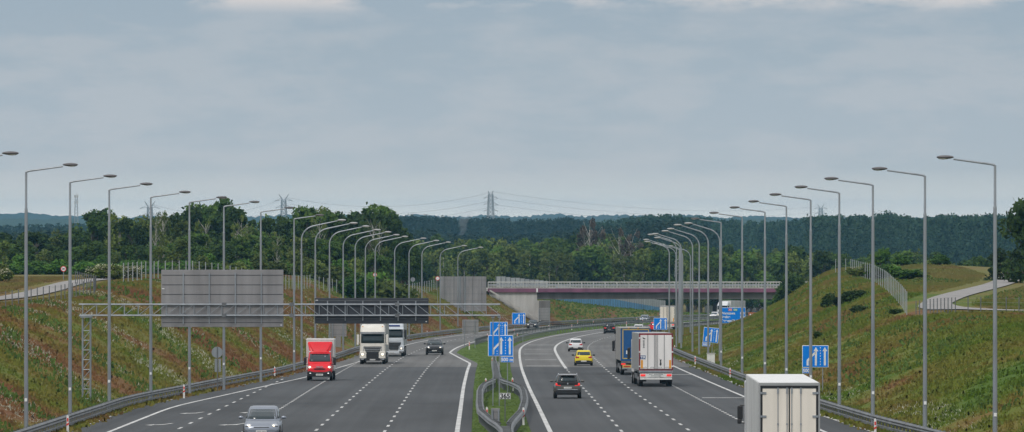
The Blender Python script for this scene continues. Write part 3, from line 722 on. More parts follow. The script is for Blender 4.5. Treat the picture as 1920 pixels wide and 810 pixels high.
# ================================================================== fences on the crests
def fence(name, label, pts, ph=2.0, step=4.0, mesh_rows=9, maxp=100, post_r=.05, material='fence_steel'):
    t = thing(name, label, 'fence')
    P_ = []; cum = 0
    for (x0, d0), (x1, d1) in zip(pts[:-1], pts[1:]):
        L = math.hypot(x1 - x0, d1 - d0); n_ = max(1, int(round(L / step)))
        for k in range(n_): P_.append((x0 + (x1 - x0) * k / n_, d0 + (d1 - d0) * k / n_))
    P_.append(pts[-1]); P_.sort(key=lambda q: 0) 
    first = None; rest = []
    for i, (x, d) in enumerate(P_):
        z = gz(x, d)
        if i < maxp:
            if first is None: first = P('post', material, t, tube([(0, 0, -.3), (0, 0, ph)], post_r, 6)); o = first
            else: o = first.copy(); COL.objects.link(o); o.parent = t
            o.location = (x, d, z)
        else: rest.append(tube([(x, d, z - .3), (x, d, z + ph)], post_r, 6))
    if rest: P('post', 'fence_steel', t, *rest)['kind'] = 'stuff'
    wires = []
    top = [(x, d, gz(x, d)) for x, d in P_]
    for r_ in range(mesh_rows):
        zz = .12 + (ph - .25) * r_ / (mesh_rows - 1)
        wires.append(tube([(x, d, z + zz) for x, d, z in top], .005, 3))
    P('wire_mesh', 'fence_steel', t, *wires)
    return t
def crest_l(d): # where the left fence stands
    return float(np.interp(d, [400, 450, 520, 600, 650, 750, 850, 1000, 1080], [-36, -38, -40.0, -38, -37.5, -31.0, -28, -17.5, -13]))
fence('mesh_fence', 'long wire fence of many thin posts on the left crest', [(crest_l(d), d) for d in (600, 650, 700, 750, 800, 850, 900, 950, 1000, 1040, 1075)], step=6.0, mesh_rows=6)
fence('mesh_fence', 'wire fence beside the gravel track at the left edge', [(-42, 455), (-39.3, 476), (-37.2, 506), (-36.4, 534), (-38, 560), (-42, 590)], ph=1.3, step=3.2, mesh_rows=4, material='steel_dark', post_r=.04)
fence('mesh_fence', 'steep wire fence descending the right crest', [(43.8, 830), (44.2, 800), (42.0, 720), (39.5, 650), (37.3, 600), (35.5, 560), (33.6, 522)], ph=2.0, step=9.0, mesh_rows=3, post_r=.042)
fence('mesh_fence', 'low wire fence crossing in front of the gravel road on the right', [(33.6, 510), (36, 498), (41, 496), (50, 500)], ph=1.3, step=1.1, mesh_rows=4, material='steel_dark', post_r=.04)

# gravel service tracks
TR_L = [(-44, 700), (-44, 640), (-42.5, 580), (-41.5, 530), (-43, 502), (-49, 480)]
TR_R = [(75, 900), (64, 780), (56.6, 700), (50, 647), (43.5, 600), (38.6, 556), (36.4, 532), (37.5, 509), (45, 501)]
def track(name, label, pts, w_=3.6):
    V, Fq, U = [], [], []
    from itertools import pairwise
    P_ = []
    for (a, b_) in zip(pts[:-1], pts[1:]):
        for k in range(8): P_.append((a[0] + (b_[0] - a[0]) * k / 8, a[1] + (b_[1] - a[1]) * k / 8))
    P_.append(pts[-1])
    Pn = np.array(P_); k = 5; pad = np.pad(Pn, ((k, k), (0, 0)), mode='edge'); Pn = np.stack([np.convolve(pad[:, j], np.ones(2 * k + 1) / (2 * k + 1), 'valid') for j in (0, 1)], 1)
    for i in range(len(Pn)):
        tt = Pn[min(i + 1, len(Pn) - 1)] - Pn[max(i - 1, 0)]; tt /= np.linalg.norm(tt) + 1e-9; nx = np.array([tt[1], -tt[0]])
        for s_ in np.linspace(-1, 1, 5):
            q = Pn[i] + nx * s_ * w_ / 2; V.append((q[0], q[1], gz(q[0], q[1]) + .09))
    V = np.array(V); n_ = len(Pn); idx = np.arange(n_ * 5).reshape(n_, 5)
    Fq = np.stack([idx[:-1, :-1], idx[:-1, 1:], idx[1:, 1:], idx[1:, :-1]], -1).reshape(-1, 4)
    o = npmesh(name, V, Fq, 'gravel', V[:, :2].copy()); tag(o, label, None, kind='structure')
track('gravel_track', 'pale gravel track in the field at the left edge', TR_L, 2.8)
track('gravel_track', 'pale gravel road curving over the plateau at the right', TR_R, 3.0)

# ================================================================== overpass
mat('railing_pale', (.50, .50, .47), .7)
def overpass():
    D = 1150
    gy = lambda row, d=D: H - (row - 405) * d / F
    t = thing('overpass', 'long concrete overpass with a purple fascia crossing the motorway', 'bridge')
    x0, xm, x1 = xpix(915, D), xpix(1007, D), xpix(1560, D)
    zt, zf, zb = gy(540.5), gy(548), gy(561)
    P('deck', 'concrete', t, box((x0 + x1) / 2 - 3, D + 5.5, (zt + zf) / 2 + .1, x1 - x0 + 6, 11.4, .5))
    P('fascia', 'fascia_purple', t, box((x0 + x1) / 2, D - .28, (zt + zf) / 2, x1 - x0, .12, zt - zf))
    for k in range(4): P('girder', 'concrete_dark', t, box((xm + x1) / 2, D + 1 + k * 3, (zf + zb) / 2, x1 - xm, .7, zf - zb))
    P('abutment', 'concrete', t, poly([(x0 + .2, zf - .02), (xm, zf - .02), (xm, gy(563.5)), (xpix(1031, D), gy(563.5)), (xpix(1031, D), gy(608)), (xpix(1012, D), gy(608)), (x0 + .2, gy(556))], 'y', D + .1, D + .6))
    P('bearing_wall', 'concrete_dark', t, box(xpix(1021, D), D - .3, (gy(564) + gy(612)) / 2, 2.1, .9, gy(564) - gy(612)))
    P('coping', 'concrete', t, loft([[(xpix(918, D) + dx, D - 1.0 + dy, gy(544.5) + dz) for dx, dy, dz in ((0, -.2, -.12), (0, .2, -.12), (0, .2, .2), (0, -.2, .2))], [(xpix(1014, D) + dx, D - 1.0 + dy, gy(601) + dz) for dx, dy, dz in ((0, -.2, -.12), (0, .2, -.12), (0, .2, .2), (0, -.2, .2))]]))
    P('end_block', 'sign_white', t, box(xm, D - .38, (zt + zf) / 2, .3, .1, .75))
    P('kerb', 'concrete', t, box((x0 + x1) / 2, D - .1, zt + .07, x1 - x0, .5, .16))
    # railing: posts, handrail, fine balusters; and the road-side guardrail behind it
    zr = gy(529.5)
    for yy, nm in ((D - .2, 'railing'), (D + 10.8, 'railing')):
        sh = [box((x0 + x1) / 2, yy, zr, x1 - x0, .09, .09), box((x0 + x1) / 2, yy, zr - .5, x1 - x0, .05, .05), box((x0 + x1) / 2, yy, zt + .28, x1 - x0, .05, .05)]
        n_ = int((x1 - x0) / .55)
        for k in range(n_ + 1):
            X_ = x0 + (x1 - x0) * k / n_
            sh.append(box(X_, yy, (zt + zr) / 2, .12 if k % 4 == 0 else .05, .05, zr - zt))
        P('railing', 'railing_pale', t, *sh)
    P('rail_beam', 'steel', t, box((x0 + x1) / 2, D + 1.4, zt + .62, x1 - x0, .08, .32))
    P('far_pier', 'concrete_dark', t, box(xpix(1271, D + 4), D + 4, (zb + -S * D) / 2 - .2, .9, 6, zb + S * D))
overpass()

# noise barriers
def barrier(name, label, pts, zfun, zb_off, tops, blue, w_=2.4, mat_top='barrier_grey'):
    """pts: polyline of (x,d); panel k gets top height tops(s), blue share blue(s) with s in 0..1"""
    t = thing(name, label, 'noise barrier')
    L = [0]
    for a, b_ in zip(pts[:-1], pts[1:]): L.append(L[-1] + math.hypot(b_[0] - a[0], b_[1] - a[1]))
    n_ = max(4, min(48, int(L[-1] / w_))); 
    for k in range(n_):
        s0, s1 = L[-1] * k / n_, L[-1] * (k + 1) / n_ - .05
        a = np.array([np.interp(s0, L, [p[0] for p in pts]), np.interp(s0, L, [p[1] for p in pts])]); b_ = np.array([np.interp(s1, L, [p[0] for p in pts]), np.interp(s1, L, [p[1] for p in pts])])
        z = min(zfun(*a), zfun(*b_)) + zb_off; tp = tops(k / n_); hb = blue(k / n_)
        dv = (b_ - a) / np.linalg.norm(b_ - a); nv = np.array([dv[1], -dv[0]]) * .08
        def slab(za, zb_): return loft([[(*(a + nv), za), (*(b_ + nv), za), (*(b_ - nv), za), (*(a - nv), za)], [(*(a + nv), zb_), (*(b_ + nv), zb_), (*(b_ - nv), zb_), (*(a - nv), zb_)]])
        if hb > .1: P('lower_panel', 'barrier_blue', t, slab(z - .5, z + hb))
        P('panel', mat_top, t, slab(z + hb if hb > .1 else z - .5, z + tp))
        P('post', 'steel_dark', t, loft([[(a[0] - .14, a[1] - .13, z - .5), (a[0] + .14, a[1] - .13, z - .5), (a[0] + .14, a[1] + .13, z - .5), (a[0] - .14, a[1] + .13, z - .5)], [(a[0] - .09, a[1] - .13, z + tp + .05), (a[0] + .09, a[1] - .13, z + tp + .05), (a[0] + .09, a[1] + .13, z + tp + .05), (a[0] - .09, a[1] + .13, z + tp + .05)]]))
gB = lambda x, d: H - (float(np.interp((x * F / d + 960), [1040, 1110, 1180, 1245], [557, 569, 581, 591])) - 405) * d / F
barrier('noise_barrier', 'blue and grey noise barrier on the bank seen beneath the overpass', [(9.0, 1262), (20, 1345), (36.2, 1450)], gB, 0, lambda s: 2.7 + .8 * s, lambda s: 2.2 if s < .3 else 2.0 - int(s * 14) * .02)
gC = lambda x, d: H - (599 - 405) * d / F
barrier('noise_barrier', 'grey noise barrier with a blue foot behind the far oncoming lorry', [(xpix(1322, 1560), 1560), (xpix(1400, 1600), 1600), (xpix(1475, 1640), 1640)], gC, 0, lambda s: 4.4 + .7 * s, lambda s: 0.0 if s < .45 else 1.6 + s * 1.0)
gA = lambda x, d: H - (533 - 405) * d / F
barrier('noise_barrier', 'grey stepped noise barrier rising above the left end of the overpass railing', [(xpix(930, 1175), 1175), (xpix(1028, 1185), 1185)], gA, 0, lambda s: 1.5 - int(s * 8) / 8 * 1.0, lambda s: 0, w_=1.25)

# ================================================================== vehicles (front at local +Y, wheels on z = 0)
def sring(cx, cy, hw, hl, z, n=4.0, k=28):
    r = []
    for i in range(k):
        a = 2 * math.pi * i / k; c, s = math.cos(a), math.sin(a)
        r.append((cx + hw * math.copysign(abs(c) ** (2 / n), c), cy + hl * math.copysign(abs(s) ** (2 / n), s), z))
    return r
def sect(y, hw, z0, z1, n=4.5, k=24, tumble=.0):
    r = []; zc, hh = (z0 + z1) / 2, (z1 - z0) / 2
    for i in range(k):
        a = 2 * math.pi * i / k; c, s = math.cos(a), math.sin(a)
        zz = hh * math.copysign(abs(s) ** (2 / n), s)
        r.append(((hw - tumble * max(zz, 0) / hh) * math.copysign(abs(c) ** (2 / n), c), y, zc + zz))
    return r
def make_wheel(parent, x, y, r, wd=.2, rimr=.66, cover='rim'):
    wh = P('wheel', 'rubber', parent, disc(0, 0, 0, r, 'x', wd, 22), bevel=.02); wh.location = (x, y, r)
    s = 1 if x > 0 else -1
    P('rim', cover, wh, disc(s * (wd / 2 + .004), 0, 0, r * rimr, 'x', .02, 18), disc(s * (wd / 2 + .018), 0, 0, r * .2, 'x', .02, 10))
    return wh
def plate(parent, x, y, z, face, w_=.52, h_=.115, marks=True):
    q = P('licence_plate', 'plate_white', parent, box(x, y, z, w_, .015, h_))
    if marks: P('plate_marks', 'plate_smudge', q, *[box(x + w_ * (k - 3) * .115 + (.02 if k > 2 else 0), y + face * .009, z, w_ * .06, .004, h_ * .5) for k in range(7)])
    return q
class Cabin:
    """lofted greenhouse: rings listed bottom to top, each (z, y_rear, y_front, half width)"""
    def __init__(self, rings, n=5.0): self.r = rings; self.n = n
    def at(self, z):
        zs = [q[0] for q in self.r]; return [float(np.interp(z, zs, [q[i] for q in self.r])) for i in (1, 2, 3)]
    def mesh(self): return loft([sring(0, (a + b_) / 2, w_, (b_ - a) / 2, z, self.n, 40) for z, a, b_, w_ in self.r])
    def pane(self, face, u0, u1, z0, z1, off=.012, nu=8, nz=3, u0t=None, u1t=None):
        """face 'front','rear': u is x as share of half width; 'left','right': u is y as share of half length, -1 rear"""
        u0t = u0 if u0t is None else u0t; u1t = u1 if u1t is None else u1t
        V = []
        for j in range(nz + 1):
            z = z0 + (z1 - z0) * j / nz; a, b_, w_ = self.at(z); cy, hl = (a + b_) / 2, (b_ - a) / 2
            ua, ub = u0 + (u0t - u0) * j / nz, u1 + (u1t - u1) * j / nz
            for i in range(nu + 1):
                u = ua + (ub - ua) * i / nu; e = max(1 - abs(u) ** self.n, 0) ** (1 / self.n)
                if face == 'front': V.append((u * w_, cy + hl * e + off, z))
                elif face == 'rear': V.append((u * w_, cy - hl * e - off, z))
                else: V.append(((w_ * e + off) * (1 if face == 'right' else -1), cy + hl * u, z))
        Fc = []
        for j in range(nz):
            for i in range(nu):
                q = j * (nu + 1) + i; Fc.append((q, q + 1, q + nu + 2, q + nu + 1))
        # give the pane a rim so that it is a thin solid
        return V, Fc
def pane_part(name, parent, cab, material='glass', **k):
    V, Fc = cab.pane(**k); me = bpy.data.meshes.new(name); me.from_pydata(V, [], Fc); me.materials.append(MATS[material])
    me.polygons.foreach_set('use_smooth', [True] * len(me.polygons))
    o = bpy.data.objects.new(name, me); COL.objects.link(o); o.parent = parent
    s = o.modifiers.new('solid', 'SOLIDIFY'); s.thickness = .012; s.offset = 0
    return o
def put(t, x, d, heading, end, L, yaw=0):
    """heading +1 drives away from the camera; d is the distance of the visible end; t's origin is the middle"""
    dc = d + L / 2
    off = x - float(XE(d)); xc = x + (float(XE(dc)) - float(XE(d)))
    t.location = (xc - math.tan(R(yaw)) * L / 2 * 1.0, dc, -S * dc + .012)
    zr = slope_ang(dc) + R(yaw)
    if heading > 0: t.rotation_euler = (-S, 0, zr)
    else: t.rotation_euler = (S, 0, math.pi + zr)

def car(label, x, d, heading, L, W, Hh, paint, kind='hatch', lights=False, clear=.18, wheel_r=.32, lower='black', group=None, rails=False, bikes=False, belt=None, name='car'):
    t = thing(name, label, 'car', group=group)
    hl, hw = L / 2, W / 2
    belt = belt or Hh * .60
    hood = {'suv': .64, 'hatch': .58, 'mpv': .60, 'estate': .60}[kind] * Hh
    rear_z = belt + .06
    st = [(-hl, hw * .80, clear + .14, rear_z - .20), (-hl + .05, hw * .90, clear + .05, rear_z - .06), (-hl + .22, hw * .975, clear, rear_z), (-hl * .45, hw, clear - .02, belt + .03),
          (hl * .10, hw, clear - .02, belt), (hl * .42, hw * .985, clear - .02, hood + .04), (hl * .70, hw * .96, clear - .02, hood - .05), (hl - .22, hw * .91, clear, hood - .16), (hl - .06, hw * .83, clear + .04, hood - .26), (hl, hw * .72, clear + .12, hood - .38)]
    P('body', paint, t, loft([sect(y, w_, a, b_, 4.2, 28, .06) for y, w_, a, b_ in st]), smooth=True)
    zr = Hh
    ry = -hl + {'suv': .18, 'hatch': .30, 'mpv': .16, 'estate': .12}[kind]
    rs = {'suv': .28, 'hatch': .38, 'mpv': .22, 'estate': .25}[kind]
    fy = hl * {'suv': .42, 'hatch': .42, 'mpv': .55, 'estate': .40}[kind]
    fs = {'suv': .78, 'hatch': .85, 'mpv': 1.05, 'estate': .85}[kind]
    cab = Cabin([(belt - .12, ry, fy + .06, hw * .93), (belt, ry + .02, fy, hw * .915), (zr - .11, ry + rs, fy - fs, hw * .755), (zr - .03, ry + rs + .08, fy - fs - .12, hw * .70), (zr, ry + rs + .35, fy - fs - .45, hw * .56)])
    P('cabin', paint, t, cab.mesh(), smooth=True)
    zt = zr - .145
    ws = pane_part('windscreen', t, cab, face='front', u0=-.86, u1=.86, z0=belt + .03, z1=zt)
    pane_part('rear_window', t, cab, face='rear', u0=-.80, u1=.80, z0=belt + .11, z1=zt - .01, u0t=-.86, u1t=.86)
    for s in ('left', 'right'):
        pane_part('side_window', t, cab, face=s, u0=-.80, u1=-.02, z0=belt + .05, z1=zt, u0t=-.72)
        pane_part('side_window', t, cab, face=s, u0=.02, u1=.86, z0=belt + .05, z1=zt, u1t=.74)
    # front
    P('grille', 'black', t, poly([(-hw * .42, hood - .33), (hw * .42, hood - .33), (hw * .36, hood - .48), (-hw * .36, hood - .48)], 'y', hl - .14, hl - .005), bevel=.01)
    P('front_bumper', lower, t, poly([(-hw * .70, clear + .02), (hw * .70, clear + .02), (hw * .74, clear + .20), (-hw * .74, clear + .20)], 'y', hl - .25, hl + .01), bevel=.03)
    for s in (-1, 1):
        hdm = 'headlight_on' if lights else 'chrome'
        P('headlight', 'chrome', t, ball(s * hw * .69, hl - .20, hood - .27, .19, .15, .10, 14, 6), smooth=True)
        if lights: P('headlight', 'headlight_on', t, ball(s * hw * .66, hl - .115, hood - .28, .085, .07, .07, 12, 6), smooth=True)
        P('side_mirror', paint if kind != 'hatch' else 'black', t, ball(s * (hw + .13), fy - .22, belt + .10, .125, .07, .085, 12, 6), box(s * (hw + .0), fy - .22, belt + .06, .2, .04, .04), smooth=True)
    plate(t, 0, hl + .02, clear + .22, 1)
    # rear
    tm = 'taillight_on' if kind == 'suv' and heading > 0 else 'taillight'
    for s in (-1, 1):
        P('taillight', tm, t, poly([(s * hw * .50, rear_z - .10), (s * hw * .88, rear_z - .04), (s * hw * .90, rear_z - .20), (s * hw * .52, rear_z - .24)], 'y', -hl - .012, -hl + .25), bevel=.02)
    P('rear_bumper', lower, t, poly([(-hw * .80, clear + .0), (hw * .80, clear + .0), (hw * .92, clear + .26), (hw * .5, clear + .31), (-hw * .5, clear + .31), (-hw * .92, clear + .26)], 'y', -hl - .02, -hl + .3), bevel=.03)
    if lower == 'chrome_trim': pass
    plate(t, 0, -hl - .035 if kind == 'hatch' else -hl - .015, (clear + .24) if kind == 'hatch' else belt - .30, -1)
    for sx_ in (-1, 1):
        for yy in (-hl + L * .19, hl - L * .19): make_wheel(t, sx_ * (hw - .115), yy, wheel_r)
        for yy in (-hl + L * .19, hl - L * .19):
            P('wheel_arch', 'black', t, disc(sx_ * (hw - .06), yy, wheel_r + .01, wheel_r + .055, 'x', .125, 22))
    P('underbody', 'black', t, box(0, 0, clear + .02, W * .86, L * .9, .16))
    if rails: 
        for s in (-1, 1): P('roof_rail', 'chrome', t, tube([(s * hw * .66, ry + rs + .05, zr - .05), (s * hw * .68, ry + rs + .3, zr + .03), (s * hw * .68, fy - fs - .25, zr + .02), (s * hw * .66, fy - fs - .02, zr - .06)], .022, 6))
    P('driver', 'shirt', t, ball(hw * -.36, fy - fs - .1, belt + .05, .2, .14, .22), ball(hw * -.36, fy - fs - .1, belt + .33, .09, .1, .12))
    put(t, x, d, heading, None, L)
    return t
mat('paint_silver', (.30, .33, .38), .28, .55, noise_amt=.05); mat('paint_white', (.74, .75, .76), .3, noise_amt=.04); mat('paint_yellow', (.80, .62, .02), .3, noise_amt=.04)
mat('paint_grey', (.13, .125, .115), .3, .4, noise_amt=.05); mat('paint_dark', (.035, .045, .05), .25, .2, noise_amt=.05); mat('paint_black', (.012, .013, .016), .25, noise_amt=.05)
mat('paint_red', (.78, .008, .018), .35, noise_amt=.06); mat('paint_cream', (.78, .75, .68), .4, noise_amt=.10, noise_scale=1.2); mat('paint_bluewhite', (.60, .64, .68), .35, noise_amt=.06)
mat('paint_navy', (.02, .04, .20), .35); mat('box_white', (.66, .66, .64), .5, noise_amt=.2, noise_scale=.7); mat('box_cream', (.86, .80, .70), .5, noise_amt=.14, noise_scale=.9)
mat('door_white', (.84, .82, .80), .5, noise_amt=.12, noise_scale=.8); mat('tarp_grey', (.36, .35, .33), .6, noise_amt=.2, noise_scale=.5); mat('tarp_blue', (.006, .085, .26), .5, noise_amt=.2, noise_scale=.5)
mat('trim_yellow', (.62, .46, .12), .5); mat('frame_red', (.25, .02, .03), .5, noise_amt=.3); mat('side_grey', (.35, .36, .36), .45, noise_amt=.15, noise_scale=.5)

def X_(px, d): return xpix(px, d)
car('silver people carrier with lit headlights at the bottom of the oncoming lanes', X_(490, 303), 303, -1, 4.75, 1.86, 1.62, 'paint_silver', 'mpv', True, clear=.20, lower='paint_silver', belt=.98)
car('black off-road car with lit headlights driving between the lorries and the grass median', X_(814.5, 668), 668, -1, 4.7, 1.90, 1.68, 'paint_black', 'suv', True, clear=.24, wheel_r=.38, belt=1.10)
car('dark car with lit headlights coming round the far bend just below the bridge abutment', X_(996.5, 1070), 1070, -1, 4.5, 1.80, 1.50, 'paint_black', 'estate', True)
s7 = car('grey and black sport utility car with silver roof rails and red tail lights', X_(1064.5, 413), 413, 1, 4.45, 1.84, 1.64, 'paint_grey', 'suv', False, clear=.30, wheel_r=.37, rails=True, belt=1.02)
P('tailgate_glass_panel', 'black', s7, box(0, -2.215, 1.00, 1.42, .05, .24), bevel=.03)
P('bumper_trim', 'chrome', s7, box(0, -2.262, .60, 1.34, .02, .055))
P('roof_spoiler', 'chrome', s7, box(0, -1.86, 1.58, 1.16, .26, .05), bevel=.02)
P('emblem', 'chrome', s7, box(0, -2.25, 1.00, .09, .02, .11))
car('bright yellow hatchback seen from behind', X_(1094.5, 580), 580, 1, 4.06, 1.73, 1.45, 'paint_yellow', 'hatch', wheel_r=.31)
car('small white hatchback driving ahead of the yellow hatchback', X_(1079.5, 703), 703, 1, 4.06, 1.73, 1.45, 'paint_white', 'hatch', wheel_r=.31)
s10 = car('dark car carrying bicycles on its tailgate, entering the far bend', X_(1142.5, 955), 955, 1, 4.6, 1.85, 1.62, 'paint_black', 'suv', wheel_r=.35)
s11 = car('white car of which only the roof shows above the blue lorry', X_(1197, 945), 945, 1, 4.2, 1.75, 1.5, 'paint_white', 'hatch')
car('white car with lit headlights beyond the bend, left of the far lorry', X_(1337, 1385), 1385, -1, 4.4, 1.8, 1.45, 'paint_white', 'estate', True)
car('red car half hidden behind the small right-hand lane sign', X_(1228, 985), 985, 1, 4.4, 1.8, 1.6, 'paint_red', 'estate')
car('light silver car with lit headlights behind the small right-hand lane sign', X_(1206, 1240), 1240, -1, 4.5, 1.8, 1.5, 'paint_silver', 'estate', True)
# two bicycles on the dark car's carrier
def bicycle(label, x, y, z, parent_car):
    t = thing('bicycle', label, 'bicycle', group='bicycles on the dark car')
    for s in (-1, 1):
        V = [(s * .52 + .32 * math.cos(2 * math.pi * k / 20), 0, .33 + .32 * math.sin(2 * math.pi * k / 20)) for k in range(21)]
        P('wheel', 'rubber', t, tube(V, .022, 6), tube([(s * .52 - .3, 0, .33), (s * .52 + .3, 0, .33)], .006, 4), tube([(s * .52, 0, .03), (s * .52, 0, .63)], .006, 4))
    P('frame', 'steel_dark', t, tube([(-.52, 0, .33), (-.12, 0, .30), (.40, 0, .80), (-.18, 0, .78), (-.12, 0, .30)], .02, 6), tube([(-.18, 0, .78), (-.52, 0, .33)], .015, 6), tube([(.52, 0, .33), (.38, 0, .92)], .018, 6))
    P('saddle', 'black', t, box(-.2, 0, .90, .24, .12, .05), bevel=.02); P('handlebar', 'black', t, tube([(.38, -.12, .95), (.38, .12, .95)], .015, 6))
    t.location = (x, y, z); return t
bc = s10.location
P('carrier', 'steel_dark', s10, box(0, -2.62, .50, 1.3, .6, .05), box(0, -2.35, .8, .06, .06, .9), bevel=.01)

def truck_wheels(t, ys, r=.5, hw=1.27, double=True):
    for y in ys:
        for s in (-1, 1):
            make_wheel(t, s * (hw - .17), y, r, .30, .55)
            if double: pass
def mirror(t, s, x, y, z, h_=.75, m='black'):
    P('side_mirror', m, t, box(s * (x + .16), y, z, .24, .14, h_), box(s * (x + .18), y, z - h_ * .62, .2, .14, .22), bevel=.05)
    P('mirror_arm', 'black', t, tube([(s * (x - .05), y - .05, z + h_ * .5), (s * (x + .16), y, z + h_ * .52)], .025, 6), tube([(s * (x - .05), y - .05, z - h_ * .75), (s * (x + .16), y, z - h_ * .74)], .025, 6))

def oncoming_lorry(label, x, d, cab_m, roof_m, stripe=None, L=16.5, Hc=3.72, trailer_m='side_grey', th=3.98, style=0, yaw=0, trailer_label=None):
    t = thing('articulated_lorry', label, 'lorry')
    f = L / 2; hw = 1.24
    cabr = Cabin([(.95, f - 2.25, f - .02, hw), (1.85, f - 2.25, f, hw), (2.95, f - 2.25, f - .12, hw * .985), (3.05, f - 2.25, f - .20, hw * .98)], 9)
    P('cab', cab_m, t, cabr.mesh(), smooth=True)
    # high roof with a raked front
    fair = Cabin([(3.03, f - 2.25, f - .20, hw * .975), (3.35, f - 2.25, f - .33, hw * .96), (3.72, f - 2.25, f - .85, hw * .90), (3.84, f - 2.25, f - 1.3, hw * .80)], 7)
    P('roof_fairing', roof_m, t, fair.mesh(), smooth=True)
    P('sun_visor', 'steel_dark' if style == 0 else 'paint_bluewhite', t, loft([[(-hw * .96, f - .20, 3.06), (hw * .96, f - .20, 3.06), (hw * .96, f - .24, 3.10), (-hw * .96, f - .24, 3.10)], [(-hw * .94, f + .20, 2.90), (hw * .94, f + .20, 2.90), (hw * .94, f + .19, 2.94), (-hw * .94, f + .19, 2.94)]]))
    pane_part('windscreen', t, cabr, face='front', u0=-.90, u1=.90, z0=2.02, z1=2.90)
    for s in ('left', 'right'): pane_part('side_window', t, cabr, face=s, u0=.05, u1=.75, z0=2.05, z1=2.80)
    P('wiper', 'black', t, tube([(-.8, f + .03, 2.05), (-.1, f + .03, 2.18)], .015, 6), tube([(.1, f + .03, 2.05), (.8, f + .03, 2.18)], .015, 6))
    if style == 0:
        P('upper_grille', 'black', t, *[poly([(-.86 + .06 * k, 1.70 - k * .16), (.86 - .06 * k, 1.70 - k * .16), (.83 - .06 * k, 1.61 - k * .16), (-.83 + .06 * k, 1.61 - k * .16)], 'y', f - .1, f + .012) for k in range(4)])
        P('grille_trim', 'chrome', t, *[box(0, f + .02, 1.575 - k * .16, 1.62 - .12 * k, .03, .035) for k in range(3)], *[box(s * .86, f + .015, 1.5, .05, .03, .42) for s in (-1, 1)])
        P('lower_grille', 'black', t, box(0, f + .0, .86, 1.16, .08, .62), bevel=.03)
    else:
        P('upper_grille', 'paint_bluewhite', t, poly([(-.95, 1.88), (.95, 1.88), (.80, 1.62), (-.80, 1.62)], 'y', f - .1, f + .03), bevel=.02)
        P('lower_grille', 'black', t, poly([(-.95, 1.52), (.95, 1.52), (.72, .72), (-.72, .72)], 'y', f - .1, f + .03), bevel=.03)
        P('grille_trim', 'steel_dark', t, *[box(0, f + .04, 1.42 - k * .15, 1.66 - k * .08, .03, .03) for k in range(5)])
    for s in (-1, 1):
        P('bumper_corner', cab_m, t, poly([(s * .60, .55), (s * hw, .55), (s * hw, 1.22), (s * .62, 1.22)], 'y', f - .3, f + .03), bevel=.05)
        P('headlight', 'chrome', t, box(s * .98, f + .02, .93 if style == 0 else .86, .38, .06, .24), bevel=.05)
        P('headlight', 'headlight_on', t, ball(s * .96, f + .06, .93 if style == 0 else .86, .13 if style == 0 else .08, .03, .11 if style == 0 else .08, 12, 6), smooth=True)
        P('step', 'black', t, box(s * 1.0, f - .1, .46, .44, .3, .22), bevel=.03)
        P('fog_light', 'chrome', t, box(s * .98, f + .06, .49, .30, .03, .10))
        mirror(t, s, hw, f - .10, 2.45, .8, cab_m if style == 0 else 'black')
    P('front_bumper', 'black' if style == 0 else 'paint_bluewhite', t, box(0, f - .06, .46, 1.5, .2, .26), bevel=.03)
    plate(t, 0, f + .055, .44, 1, .52, .12)
    if stripe:
        P('roof_stripe', stripe, t, *[box(0, f - .27, 3.28, 1.6, .10, .16), box(0, f - .62, 3.60, 1.3, .12, .12)])
    if style == 0:
        P('roof_lamp', 'amber', t, *[ball(s * .95, f - .62, 3.62, .07, .05, .04) for s in (-1, 1)])
        P('air_horn', 'chrome', t, *[tube([(.3 + k * .25, f - 1.6, 3.90), (.3 + k * .25, f - 1.1, 3.92)], .04, 8) for k in range(2)])
    P('trailer', trailer_m, t, box(0, f - 2.75 - 6.8, (1.15 + th) / 2, 2.55, 13.6, th - 1.15), bevel=.03)
    P('chassis', 'black', t, box(0, -1, .95, 1.0, L - 1.5, .3)); P('side_guard', 'steel_dark', t, *[box(s * 1.22, f - 9, .75, .04, 5, .35) for s in (-1, 1)])
    P('driver', 'shirt', t, ball(-.5, f - .75, 2.1, .26, .16, .3), ball(-.5, f - .70, 2.5, .11, .12, .15))
    truck_wheels(t, [f - 1.35, f - 5.0, -f + 2.1, -f + 3.4, -f + 4.7], .5, 1.24)
    put(t, x, d, -1, None, L, yaw)
    return t
oncoming_lorry('cream lorry with chrome grille bars leading the two oncoming lorries', X_(698.5, 590), 590, 'paint_cream', 'paint_cream')
oncoming_lorry('white lorry with a navy blue striped roof right behind the cream lorry', X_(735.5, 652), 652, 'paint_bluewhite', 'paint_bluewhite', 'paint_navy', style=1)
oncoming_lorry('far oncoming white lorry passing below the right half of the overpass', X_(1354, 1372), 1372, 'paint_white', 'paint_white', style=1, trailer_m='box_white', yaw=-7)

